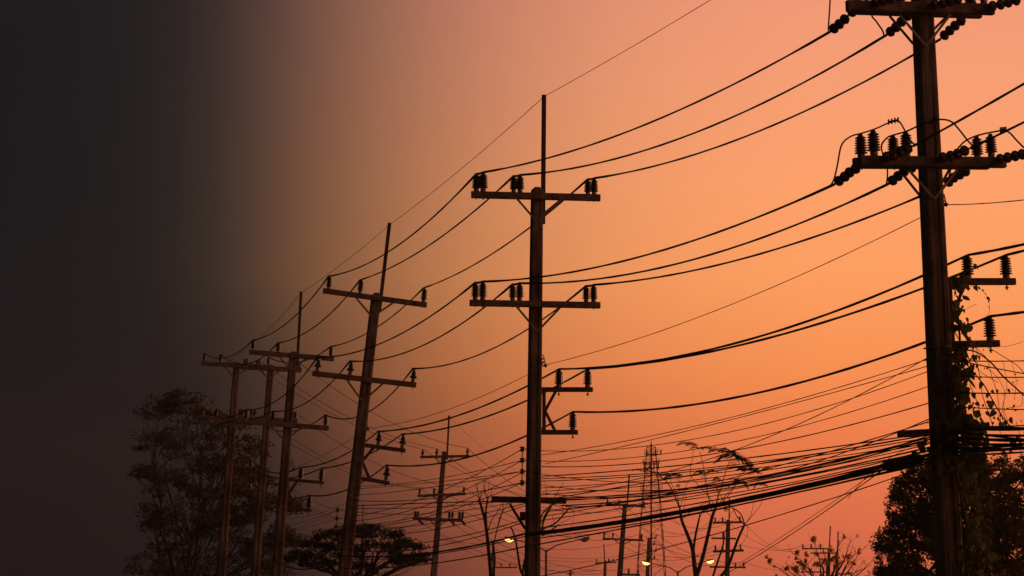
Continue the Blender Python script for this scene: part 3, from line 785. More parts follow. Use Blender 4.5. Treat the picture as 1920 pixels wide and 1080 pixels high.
for ci, (A, B) in enumerate((((540, 911), (630, 955)), ((541, 918), (630, 972)), ((543, 928), (660, 990)))):
    wire([(A[0], A[1], 78), .1, (B[0], B[1], 67.2)], .006, ORD[ci] + ' of the cables sloping down from the mast pole to the leaning pole', GN, 'communication_cable', 'cable', 10)

# cross lines from the slim pole over to the distant line
GX = 'wires crossing over to the distant poles'
WHICH = ['right of upper arm', 'middle of upper arm', 'left of upper arm', 'right of lower arm', 'middle of lower arm', 'left of lower arm']
for ci, (A, md, B) in enumerate((((560, 679), (666, 754), (876, 840)), ((484, 674), (661, 786), (818.5, 841)), ((460, 673), (661, 795), (792, 842)),
                 ((552, 772), (655, 842), (869.5, 913)), ((474, 768), (650, 878), (813.5, 915)), ((451, 767), (648, 884), (786.5, 916)))):
    wire([(A[0], A[1], 104), md, (B[0], B[1], 130)], .014, 'wire sloping from slim pole to three-armed pole, ' + WHICH[ci], GX)
for ci, (A, md, B) in enumerate((((876, 840), (983, 921), (1207, 940)), ((818.5, 841), (967, 927), (1161, 937)), ((792, 842), (905, 902), (1138.5, 936)),
                 ((869.5, 913), (983, 980), (1202.5, 1001)), ((813.5, 915), (920, 965), (1149, 999)), ((786.5, 916), (880, 964), (1132.5, 998)))):
    wire([(A[0], A[1], 130), md, (B[0], B[1], 165)], .014, 'wire sloping from three-armed pole to far mast pole, ' + WHICH[ci], GX)
for ci, (A, md, B) in enumerate((((851, 983), (950, 1040), (1130, 1075)), ((871, 983), (960, 1030), (1180, 1066)), ((792, 982), (900, 1035), (1120, 1070)))):
    wire([(A[0], A[1], 130), md, (B[0], B[1], 165)], .014, ('inner right', 'outer right', 'left')[ci] + ' wire sagging from the three-armed pole lowest arm behind the middle pole', GX)
for ci, (A, md, B) in enumerate((((778, 959), (740, 980), (697, 983)), ((842, 959), (770, 985), (701, 983)), ((861, 960), (780, 995), (690, 982)))):
    wire([(A[0], A[1], 130), md, (B[0], B[1], 200)], .012, ('left', 'middle', 'right')[ci] + ' wire from the three-armed pole to the small pole above the umbrella tree', GX)
wire([(842, 781, 130), (925, 855), (1180, 890, 165)], .006, 'faint earth wire between the two distant masts', GE)
for ci, (A, md, B) in enumerate((((1207, 940), (1280, 985), (1387, 968)), ((1161, 937), (1260, 1000), (1355, 970)), ((1138.5, 936), (1250, 1006), (1341, 970)),
                 ((1202.5, 1001), (1280, 1040), (1388, 1021)), ((1149, 999), (1260, 1045), (1355, 1024)), ((1132.5, 998), (1240, 1050), (1341, 1022)),
                 ((1387, 968), (1440, 1020), (1505, 1020)), ((1388, 1021), (1450, 1032), (1521, 1020)), ((1355, 970), (1440, 1026), (1538, 1020)), ((1394, 1054), (1450, 1068), (1505, 1065)),
                 ((1231, 1002), (1300, 1040), (1388, 1055)), ((1228, 1013), (1290, 1052), (1379, 1056)))):
    wire([(A[0], A[1], 165 if A[0] < 1225 else 188), md, (B[0], B[1], 185 if B[0] < 1420 else 228)], .014, ('upper right wire from the far mast pole to the pole in the branches', 'upper middle wire from the far mast pole to the pole in the branches', 'upper left wire from the far mast pole to the pole in the branches',
          'lower right wire from the far mast pole to the pole in the branches', 'lower middle wire from the far mast pole to the pole in the branches', 'lower left wire from the far mast pole to the pole in the branches',
          'upper outer wire from the pole in the branches to the lower right pole', 'middle outer wire from the pole in the branches to the lower right pole', 'upper inner wire from the pole in the branches to the lower right pole', 'lowest wire from the pole in the branches to the lower right pole',
          'upper wire from the side brackets below the tower to the branches', 'lower wire from the side brackets below the tower to the branches')[ci], 'wires between far poles')
for ci, (A, md, B, Ya, Yb) in enumerate((((1016, 1043), (1140, 1045), (1216, 1030), 170, 205), ((1016, 1050), (1140, 1052), (1216, 1043), 170, 205), ((930, 1056), (1030, 1062), (1119, 1048), 190, 300), ((956, 1056), (1050, 1074), (1150, 1047), 190, 300),
                 ((820, 1000), (870, 1030), (940, 1056), 131, 190), ((822, 1010), (900, 1020), (985, 1012), 131, 170), ((1016, 1028), (1070, 1030), (1160, 1018), 150, 165), ((1016, 950), (1100, 962), (1160, 952), 140, 165))):
    wire([(*A, Ya), md, (*B, Yb)], .012, ('upper of two level wires from the middle pole toward the bracket pole', 'lower of two level wires from the middle pole toward the bracket pole', 'upper faint wire from the short pole to the very small far pole', 'lower faint wire from the short pole to the very small far pole',
          'faint wire from the three-armed pole down to the short pole', 'faint wire from the three-armed pole level to the middle pole foot', 'faint wire just above the unlit lamp head', 'faint wire between the middle pole cable arm and the far mast pole')[ci], 'wires between far poles')

# ------------------------------------------------------------------ street lamps with two heads
def street_lamp(px_pole, top_y, Y, heads, label):
    p = at(px_pole, top_y, Y); base = Vector((p.x, p.y, 0))
    root = empty('street_lamp', base, label, 'street lamp', 'double street lamps on the median')
    m = MB(); m.tube([base, Vector((p.x, p.y, p.z * .5)), p], [.11, .085, .06], 8); m.build('pole', M['steel'], root, root)
    for (hx, hy, lit) in heads:
        h = at(hx, hy, Y); sgn = 1 if h.x > p.x else -1
        e = h - Vector((sgn * .25, 0, .03))
        m = MB(); m.tube([p - Vector((0, 0, .1)), p.lerp(e, .3) + Vector((0, 0, .08)), p.lerp(e, .65) + Vector((0, 0, .05)), e], [.036, .032, .028, .024], 6)
        m.build('arm', M['steel'], root, root)
        ang = R(14) * sgn
        ux = Vector((math.cos(ang) * sgn * sgn, 0, math.sin(ang)))
        if sgn < 0: ux = Vector((-math.cos(R(14)), 0, math.sin(R(14))))
        m = MB()
        # cobra head: boat-shaped case, lens below
        prof = [(-.34, .05, .04), (-.18, .10, .07), (.05, .15, .10), (.25, .13, .09), (.34, .05, .05)]
        vs = []; nn = 8
        uz = Vector((0, 0, 1)) - ux * ux.z; uz.normalize(); uy = ux.cross(uz)
        for (t, wd, ht) in prof:
            for j in range(nn):
                a_ = math.pi * j / (nn - 1)
                vs.append(h + ux * t + uy * math.cos(a_) * wd + uz * math.sin(a_) * ht)
        fs = [(i * nn + j, i * nn + j + 1, (i + 1) * nn + j + 1, (i + 1) * nn + j) for i in range(len(prof) - 1) for j in range(nn - 1)]
        fs += [(i * nn, (i + 1) * nn, (i + 1) * nn + nn - 1, i * nn + nn - 1) for i in range(len(prof) - 1)]
        fs += [tuple(range(nn)), tuple(range((len(prof) - 1) * nn, len(prof) * nn))]
        m.add(vs, fs)
        case = m.build('lamp_head', M['lampcase'], root, root)
        m = MB(); vs = []
        for (t, wd, ht) in ((-.20, .09, .01), (-.08, .14, .14), (.08, .15, .17), (.24, .12, .11), (.30, .07, .01)):
            for j in range(nn):
                a_ = math.pi * j / (nn - 1)
                vs.append(h - uz * .004 + ux * t + uy * math.cos(a_) * wd - uz * math.sin(a_) * ht)
        fs = [(i * nn + j, (i + 1) * nn + j, (i + 1) * nn + j + 1, i * nn + j + 1) for i in range(4) for j in range(nn - 1)] + [tuple(range(nn)), tuple(range(4 * nn, 5 * nn))]
        m.add(vs, fs, 0, True)
        m.build('lens', M['lamp'] if lit else M['lampoff'], case, root)
street_lamp(1024, 1031, 143, ((956, 1011, True), (1095, 1011, False)), 'double street lamp beside the middle pole, only its left head lit')
street_lamp(1271, 1071, 172, ((1213, 1055, True), (1330, 1052, True)), 'double street lamp under the bare tree with both heads lit')

# ------------------------------------------------------------------ lattice tower
def tower():
    Y = 620.; k = mpp(Y)
    base = at(1221, 1200, Y); base.z = 0
    root = empty('lattice_tower', base, 'tall faded lattice telecom tower rising behind the far poles', 'tower')
    lv = [(1195, 31), (1150, 29), (1105, 27), (1062, 25), (1022, 22.5), (985, 20), (952, 17.5), (920, 15), (895, 12.5), (870, 10), (850, 9), (838, 8)]
    cs = []
    for (y, hw) in lv:
        c = at(1221, y, Y); q = hw * k
        cs.append([c + Vector((sx * q, sy * q, 0)) for sx, sy in ((-1, -1), (1, -1), (1, 1), (-1, 1))])
    for j in range(4):
        m = MB(); pts = [Vector((c[j].x, c[j].y, c[j].z)) for c in cs]; pts[0].z = 0
        m.tube(pts, [.10 - .004 * i for i in range(len(pts))], 5); m.build('leg', M['tower'], root, root)
    m = MB()
    for i in range(len(cs) - 1):
        for j in range(4):
            a, b = cs[i][j], cs[i][(j + 1) % 4]; c, d = cs[i + 1][j], cs[i + 1][(j + 1) % 4]
            m.bar(a, d, .06, .06); m.bar(b, c, .06, .06); m.bar(c, d, .07, .07)
    br = m.build('lattice_bracing', M['tower'], root, root); br['kind'] = 'stuff'
    m = MB(); m.tube([Vector((base.x, base.y, 0)), at(1221, 832, Y)], .22, 6); m.tube([at(1221, 840, Y), at(1221, 826, Y)], .10, 6)
    m.build('cable_ladder', M['rust'], root, root)
    for (y, hw) in ((920, 20), (870, 15), (852, 12)):
        m = MB(); c = at(1221, y, Y); q = hw * k
        crn = [c + Vector((sx * q, sy * q, 0)) for sx, sy in ((-1, -1), (1, -1), (1, 1), (-1, 1))]
        for z in (0, .55, 1.1):
            for j in range(4): m.bar(crn[j] + Vector((0, 0, z)), crn[(j + 1) % 4] + Vector((0, 0, z)), .06, .06)
        for j in range(4): m.bar(crn[j], crn[j] + Vector((0, 0, 1.1)), .06, .06)
        m.add([x + Vector((0, 0, .03)) for x in crn], [(0, 1, 2, 3)])
        m.build('platform', M['tower'], root, root)
    for (x, y0, y1) in ((1208, 865, 880), (1234, 865, 880), (1213, 845, 856), (1229, 842, 856), (1206, 912, 925), (1236, 912, 925), (1239, 843, 852), (1218, 866, 879), (1226, 866, 880)):
        m = MB(); yy = Y - random.uniform(-1.2, 1.8)
        m.bar(at(x, y1, yy), at(x, y0, yy), .32, .18, Vector((0, 1, 0))); m.build('antenna_panel', M['tower'], root, root)
    m = MB(); m.bar(at(1230, 846, Y), at(1241, 846, Y), .05, .05); m.bar(at(1230, 852, Y), at(1241, 851, Y), .05, .05); m.build('antenna_boom', M['tower'], root, root)
tower()

# ------------------------------------------------------------------ trees
def rnd(a, b): return random.uniform(a, b)
def leaf_cards(m, centre, n, spread, size, flat=1., droop=0.):
    for _ in range(n):
        while True:
            x, y, z = rnd(-1, 1), rnd(-1, 1), rnd(-1, 1)
            if x * x + y * y + z * z < 1: break
        p = centre + Vector((x, y, z * flat)) * spread
        d = Vector((rnd(-1, 1), rnd(-1, 1), rnd(-1, .6) - droop)).normalized()
        s_ = d.cross(Vector((rnd(-1, 1), rnd(-1, 1), rnd(-1, 1)))); s_.normalize()
        ln, wd = size * rnd(.7, 1.4), size * rnd(.28, .45)
        m.add([p - d * ln * .5, p + s_ * wd * .5, p + d * ln * .5, p - s_ * wd * .5], [(0, 1, 2, 3)])
def branch_path(a, b, wob=.08, n=6):
    L_ = (b - a).length
    pts = []
    off = Vector((rnd(-1, 1), rnd(-1, 1), rnd(-.5, .5))) * L_ * wob
    for i in range(n + 1):
        t = i / n
        pts.append(a.lerp(b, t) + off * math.sin(t * math.pi) + Vector((rnd(-1, 1), rnd(-1, 1), rnd(-1, 1))) * L_ * wob * .25 * (0 < i < n))
    return pts

# dense round tree behind the near pole
def dense_tree():
    Y = 58.; k = mpp(Y)
    base = at(1800, 1080, Y); base.z = 0
    root = empty('dense_tree', base, 'dense dark green leafy tree behind the near pole at lower right', 'tree')
    lobes = [((1712, 1010), 58, 0), ((1700, 960), 42, -.2), ((1745, 920), 56, .2), ((1735, 1080), 78, 0), ((1806, 905), 50, .1), ((1850, 915), 60, 0), ((1905, 945), 66, .3),
             ((1800, 1000), 95, 0), ((1880, 1030), 95, -.2), ((1950, 1040), 85, 0), ((1840, 1110), 110, 0), ((1680, 1055), 40, -.4), ((1830, 875), 26, 0), ((1880, 882), 30, .2), ((1720, 900), 30, 0), ((1700, 1110), 60, 0), ((1975, 930), 60, .4), ((1672, 1015), 34, .2), ((1668, 1090), 44, 0), ((1690, 925), 26, .1), ((1760, 890), 34, .2), ((1930, 890), 36, .2), ((1770, 960), 60, -.3), ((1860, 970), 70, -.4)]
    mt = MB(); trunk_top = at(1800, 1040, Y)
    mt.tube([base - Vector((0, 0, .1)), base + Vector((.05, 0, 1)), trunk_top], [.2, .15, .10], 8)
    ml = MB()
    for (c, r, dy) in lobes:
        cc = at(*c, Y + dy); rr = r * k
        mt.tube(branch_path(trunk_top - Vector((0, 0, rnd(.2, 1.2))), cc, .1), [.07, .06, .05, .04, .03, .022, .015], 5)
        ncl = int(14 + 92 * (rr / 1.0) ** 2)
        for _ in range(ncl):
            while True:
                v = Vector((rnd(-1, 1), rnd(-1, 1), rnd(-1, 1)))
                if .1 < v.length < 1: break
            v = v.normalized() * (v.length ** .6)
            tip = cc + Vector((v.x * rr, v.y * rr * .9, v.z * rr)) * rnd(.82, 1.06)
            if random.random() < .5: mt.tube(branch_path(cc, tip, .12, 3), [.02, .014, .010, .006], 3)
            leaf_cards(ml, tip, random.randint(30, 52), rnd(.11, .22), .095, .8)
    mt.build('trunk', M['bark'], root, root)
    o = ml.build('crown', M['leaf_dense'], root, root)
dense_tree()

# sparse tree with feathery fronds, trunk splitting in several pruned limbs
def frond_mesh():
    m = MB(); n_ = 13; L_ = .62
    pts = [Vector((L_ * t, 0, .10 * math.sin(t * 2.2) - .30 * t * t)) for t in [i / n_ for i in range(n_ + 1)]]
    m.tube(pts, [.009 * (1 - .5 * i / n_) for i in range(n_ + 1)], 3)
    for i in range(1, n_ + 1):
        t = i / n_; ln = .20 * math.sin(math.pi * (.18 + .72 * t)) + .03
        for sd in (-1, 1):
            p = pts[i]; d = Vector((.45, sd * .7, -.36 + rnd(-.25, .25))).normalized(); w_ = Vector((.046, 0, .020))
            m.add([p, p + d * ln * .5 + w_ * .6, p + d * ln, p + d * ln * .5 - w_ * .6], [(0, 1, 2, 3)])
    return m.mesh('frond', [M['leaf_dark']])
FROND = frond_mesh()
def px_limb(m, pts, Y, r0, r1, dys=None, n=5):
    ctrl = [at(p[0], p[1], Y + (p[2] if len(p) > 2 else 0)) for p in pts]
    line = []
    for i in range(len(ctrl) - 1):
        p0 = ctrl[max(i - 1, 0)]; p1 = ctrl[i]; p2 = ctrl[i + 1]; p3 = ctrl[min(i + 2, len(ctrl) - 1)]
        for k in range(3):
            t = k / 3
            line.append(.5 * ((2 * p1) + (-p0 + p2) * t + (2 * p0 - 5 * p1 + 4 * p2 - p3) * t * t + (-p0 + 3 * p1 - 3 * p2 + p3) * t ** 3))
    line.append(ctrl[-1])
    k = len(line)
    m.tube(line, [r0 + (r1 - r0) * i / (k - 1) for i in range(k)], n)
    return line
def feathery_tree():
    Y = 115.; k = mpp(Y)
    base = at(1306, 1080, Y); base.z = 0
    root = empty('feathery_tree', base, 'sparse tree with pruned limbs and a few feathery leaves right of the tower', 'tree')
    m = MB()
    m.tube([base - Vector((0, 0, .1)), base + Vector((0, 0, 1.4)), at(1305, 1084, Y)], [.26, .22, .19], 8)
    m.build('trunk', M['bark'], root, root)
    limbs = [  # thick pruned limbs
        ([(1305, 1084), (1301, 1050), (1298, 1028), (1288, 1000), (1278, 975), (1275, 955)], 7.5, 3.6), ([(1300, 1035), (1303, 1010), (1308, 985, -.3), (1311, 972, -.3)], 4, 2.7), ([(1306, 1080), (1316, 1050), (1326, 1010), (1335, 970), (1341, 954)], 6.5, 4.4),
        ([(1335, 1086, .3), (1345, 1055, .3), (1355, 1025, .4), (1358, 1005, .4)], 3.5, 2.2), ([(1348, 1086, -.2), (1366, 1060, -.2), (1382, 1015, -.3), (1396, 984, -.3)], 5, 3.4)]
    for p, a, b in limbs:
        mm = MB(); px_limb(mm, p, Y, a * k / 1.6, b * k / 1.6, n=7); mm.build('limb', M['bark'], root, root)
    twigs = [([(1275, 955), (1265, 930), (1255, 910), (1243, 897), (1225, 890), (1205, 884)], 2.2, .8), ([(1275, 955), (1268, 925), (1258, 905), (1260, 893)], 1.3, .6), ([(1311, 972), (1314, 960), (1328, 955)], 2, 1), ([(1341, 954), (1346, 930), (1352, 915), (1362, 880), (1372, 855)], 1.8, .9),
             ([(1341, 954), (1334, 955), (1325, 915), (1320, 880), (1312, 845)], 1.8, .8), ([(1341, 954), (1332, 935), (1305, 905), (1294, 885), (1300, 845), (1285, 834)], 1.2, .6), ([(1341, 954), (1348, 930), (1337, 905), (1333, 900)], 1, .5), ([(1341, 954), (1356, 940), (1376, 915), (1388, 890), (1402, 882)], 1.5, .7),
             ([(1341, 954), (1364, 925), (1385, 905), (1395, 903)], 1.3, .6), ([(1396, 984), (1383, 970), (1372, 950), (1360, 942)], 1.8, .8), ([(1396, 984), (1412, 965), (1427, 945), (1433, 915)], 1.1, .5), ([(1396, 984), (1408, 965), (1415, 930)], .9, .5), ([(1278, 975), (1295, 960), (1318, 945), (1330, 942)], 1.2, .6),
             ([(1275, 955), (1280, 935), (1283, 920), (1292, 900), (1305, 885)], 1.0, .5), ([(1311, 972), (1320, 955), (1330, 944), (1345, 950)], 1.4, .7), ([(1280, 958), (1284, 945), (1286, 920)], .8, .4), ([(1335, 970), (1320, 958), (1300, 955), (1290, 965)], .9, .5), ([(1396, 984), (1390, 965), (1378, 955), (1362, 945), (1352, 930), (1340, 905)], 2.1, .7),
             ([(1358, 1005), (1362, 990), (1372, 960), (1382, 955)], 1, .5), ([(1396, 984), (1402, 990), (1398, 1010), (1380, 1030)], .8, .4), ([(1240, 920), (1235, 925), (1237, 940), (1250, 960), (1275, 985)], .7, .5)]
    for p, a, b in twigs:
        mm = MB(); px_limb(mm, p, Y, a * k / 1.7, b * k / 1.7, n=4); mm.build('twig', M['bark'], root, root)
    tips = [(1372, 850, 8, 1.0), (1312, 842, 3, .7), (1285, 832, 3, .8), (1258, 891, 6, .85), (1205, 882, 3, .6), (1320, 889, 4, .75), (1402, 880, 7, 1.0), (1425, 885, 3, .8), (1388, 905, 5, .75), (1425, 905, 3, .7), (1352, 843, 3, .8), (1392, 858, 4, .9), (1274, 914, 2, .6), (1345, 897, 2, .6), (1360, 955, 2, .6), (1335, 838, 2, .7), (1225, 884, 2, .6)]
    for x, y, c, sc_ in tips:
        a0 = rnd(0, 6.28)
        for i in range(c):
            o = link('frond', FROND, root, at(x + rnd(-3, 3), y + rnd(-3, 3), Y) - base)
            o.rotation_euler = (rnd(-.7, .7), rnd(-.55, .35), a0 + i * 6.283 / c + rnd(-.4, .4)); s_ = sc_ * rnd(.85, 1.3); o.scale = (s_, s_, s_)
feathery_tree()

# small tree with yellow blossom
def blossom_mesh():
    m = MB()
    for i in range(9):
        c = Vector((rnd(-1, 1), rnd(-1, 1), rnd(-.8, .8))) * .085
        for j in range(5):
            a = j * 1.2566 + rnd(0, .4); d = Vector((math.cos(a), math.sin(a), rnd(-.3, .5))).normalized(); s_ = Vector((-d.y, d.x, .2)) * .035
            m.add([c, c + d * .05 + s_, c + d * .085, c + d * .05 - s_], [(0, 1, 2, 3)])
    return m.mesh('blossom', [M['blossom']])
BLOS = [blossom_mesh() for _ in range(3)]
def blossom_tree():
    Y = 135.; k = mpp(Y)
    base = at(1552, 1080, Y); base.z = 0
    root = empty('blossom_tree', base, 'thin leafless tree with orange-yellow blossoms at lower right', 'tree')
    m = MB(); fork = at(1550, 1130, Y)
    m.tube([base - Vector((0, 0, .1)), fork], [.22, .15], 7); m.build('trunk', M['bark'], root, root)
    tips = [(1437, 1055), (1470, 1052), (1476, 1030), (1452, 1062), (1505, 1045), (1525, 1012), (1528, 1035), (1500, 1062), (1540, 1048), (1578, 1015), (1583, 1005), (1600, 1018), (1612, 1030), (1625, 1022), (1615, 1045), (1632, 1060), (1590, 1045), (1570, 1060), (1640, 1045), (1455, 1080), (1515, 1075), (1607, 1068), (1630, 1078), (1485, 1065), (1560, 1025), (1596, 1002), (1542, 1020)]
    tw = MB(); bm_ = []
    for i, (x, y) in enumerate(tips):
        tip = at(x, y, Y + rnd(-1.5, 1.5))
        midp = fork.lerp(tip, .5) + Vector((rnd(-.2, .2), rnd(-.3, .3), rnd(0, .3)))
        mm = MB(); pts = branch_path(fork, midp, .06, 4)[:-1] + branch_path(midp, tip, .1, 5)
        mm.tube(pts, [.055 - .0055 * j for j in range(len(pts))], 4)
        for q in range(4):
            s0 = pts[-2 - q]; e = s0 + Vector((rnd(-.7, .7), rnd(-.5, .5), rnd(.15, .8))) * .8
            b_ = branch_path(s0, e, .12, 3); mm.tube(b_, [.013, .010, .008, .006], 3)
            bm_.append(e)
        mm.build('branch', M['bark'], root, root); bm_.append(tip)
    random.shuffle(bm_)
    for e in bm_[:46]:
        o = link('blossom', random.choice(BLOS), root, e - base); s_ = rnd(.6, 1.5); o.scale = (s_, s_, s_ * .9); o.rotation_euler = (rnd(0, 6), rnd(0, 6), rnd(0, 6))
blossom_tree()

# bare trees by the middle pole
def bare_tree(Y, basex, limbs, label):
    k = mpp(Y); base = at(basex, 1080, Y); base.z = 0
    root = empty('bare_tree', base, label, 'tree', 'leafless trees beside the middle pole')
    m = MB(); p0 = at(*limbs[0][0][0][:2], Y)
    m.tube([base - Vector((0, 0, .1)), p0], [limbs[0][1] * k * .65, limbs[0][1] * k * .5], 7); m.build('trunk', M['bark'], root, root)
    for p, a, b in limbs:
        mm = MB(); px_limb(mm, p, Y, a * k / 2, b * k / 2, n=5); mm.build('limb' if a > 3 else 'twig', M['bark'], root, root)
def fan(x, y, tips): return [([(x, y), ((x + tx) / 2 + rnd(-3, 3), (y + ty) / 2 + rnd(-2, 2)), (tx, ty)], 1.5, .6) for tx, ty in tips]
bare_tree(80, 921, [([(921, 1084), (917, 1040), (911, 985), (904, 955), (898, 936)], 8, 4.5), ([(912, 985), (911, 960), (914, 938)], 4.5, 3.2),
                    ([(920, 1060), (926, 1020), (934, 985), (943, 955), (942, 940)], 3, 1.2), ([(913, 1000), (922, 975), (934, 958), (941, 945)], 2.2, 1), ([(934, 985), (938, 968), (952, 945), (958, 940)], 1.8, .8), ([(925, 1084), (928, 1050), (925, 1020)], 4, 3)]
          + fan(899, 936, [(884, 925), (890, 905), (897, 900), (905, 918), (912, 922)]) + fan(914, 938, [(905, 905), (909, 890), (918, 900), (924, 915), (921, 928)]), 'bare pruned tree with two upright stumps left of the middle pole')
bare_tree(84, 985, [([(985, 1084), (976, 1070), (971, 1040), (966, 1010), (958, 988)], 6, 2.6), ([(980, 1075), (984, 1050), (1000, 1010), (1016, 993), (1040, 982), (1056, 966), (1068, 952)], 4.5, 2.6), ([(1016, 993), (1020, 975), (1033, 950), (1040, 938)], 4, 3), ([(1012, 985), (1016, 965), (1030, 950), (1050, 941)], 3.2, 2),
                    ([(1016, 1005), (1030, 997), (1048, 984)], 3, 2), ([(1010, 990), (1022, 965), (1041, 930), (1057, 905)], 2, .7), ([(1020, 1004), (1045, 985), (1073, 970)], 1.6, .6), ([(1068, 952), (1076, 960), (1075, 975), (1068, 1000)], 1, .5), ([(1068, 952), (1074, 950), (1080, 953)], 1, .5),
                    ([(1040, 982), (1036, 970), (1038, 965)], 1.2, .6), ([(1023, 945), (1025, 915), (1020, 900)], .9, .5), ([(1056, 966), (1055, 950), (1057, 945)], 1, .6)], 'bare curved branches reaching out behind the right side of the middle pole')

# flat-topped tree and big rain tree on the left
def spread_tree(name, Y, basex, dome, label, ncl, leaf, spread, gap, leafn=(30, 60), low=-.20, mats=('bark', 'leaf_dark'), bough=.10):
    """dome: list of pixel points (x, y) with radius px forming the leafy canopy"""
    k = mpp(Y); base = at(basex, 1080, Y); base.z = 0
    root = empty(name, base, label, 'tree')
    mt = MB(); ml = MB()
    lowest = max(y for (x, y, r) in dome)
    fork = at(basex, min(lowest + 40, 1150), Y)
    mt.tube([base - Vector((0, 0, .1)), base.lerp(fork, .5) + Vector((.06, 0, 0)), fork], [.26, .2, .16], 8)
    for (x, y, r) in dome:
        cc = at(x, y, Y + rnd(-1.2, 1.2)); rr = r * k
        pts = branch_path(fork, cc, .10, 6)
        mt.tube(pts, [bough * (1 - .13 * i) for i in range(7)], 5)
        for q in range(5):
            e = cc + Vector((rnd(-1, 1) * rr, rnd(-1, 1) * rr, rnd(-.2, .4) * rr))
            mt.tube(branch_path(pts[random.choice((3, 4, 5))], e, .14, 4), [.03, .022, .016, .011, .006], 3)
        for _ in range(ncl):
            a = rnd(0, 6.283); q = math.sqrt(rnd(0, 1))
            tip = cc + Vector((math.cos(a) * q * rr, math.sin(a) * q * rr * 1.1, rr * (.42 * (1 - q * q) + rnd(low, .10))))
            leaf_cards(ml, tip, random.randint(*leafn), spread * rnd(.7, 1.3), leaf, .45)
    mt.build('trunk', M[mats[0]], root, root)
    ml.build('crown', M[mats[1]], root, root)
spread_tree('flat_topped_tree', 88, 668, [(560, 1050, 34), (590, 1030, 36), (620, 1015, 40), (655, 1006, 42), (695, 1002, 42), (730, 1012, 40), (760, 1030, 36), (785, 1052, 32), (640, 1040, 40), (700, 1036, 44), (745, 1060, 36), (600, 1062, 36), (668, 1070, 36)],
            'umbrella-shaped dark tree around the foot of the leaning pole', 17, .12, .26, 0)
spread_tree('rain_tree', 112, 350, [(300, 762, 36), (340, 752, 40), (385, 770, 44), (430, 800, 40), (462, 835, 36), (300, 815, 44), (360, 830, 50), (430, 870, 42), (480, 890, 34), (505, 940, 36), (285, 890, 44), (340, 905, 50), (400, 930, 46), (470, 960, 40), (515, 1000, 36), (545, 945, 20), (290, 970, 50), (360, 1000, 55), (440, 1030, 50), (510, 1050, 40), (545, 1010, 26), (290, 1050, 55), (390, 1075, 60), (470, 1090, 50), (340, 960, 60), (420, 985, 55), (490, 1020, 45), (400, 870, 40), (455, 915, 40), (440, 960, 44), (340, 1060, 55)],
            'large wide-branching tree fading into the dark at far left', 22, .17, .42, 0, leafn=(26, 48), low=-.75, mats=('bark_veiled', 'leaf_veiled'), bough=.05)

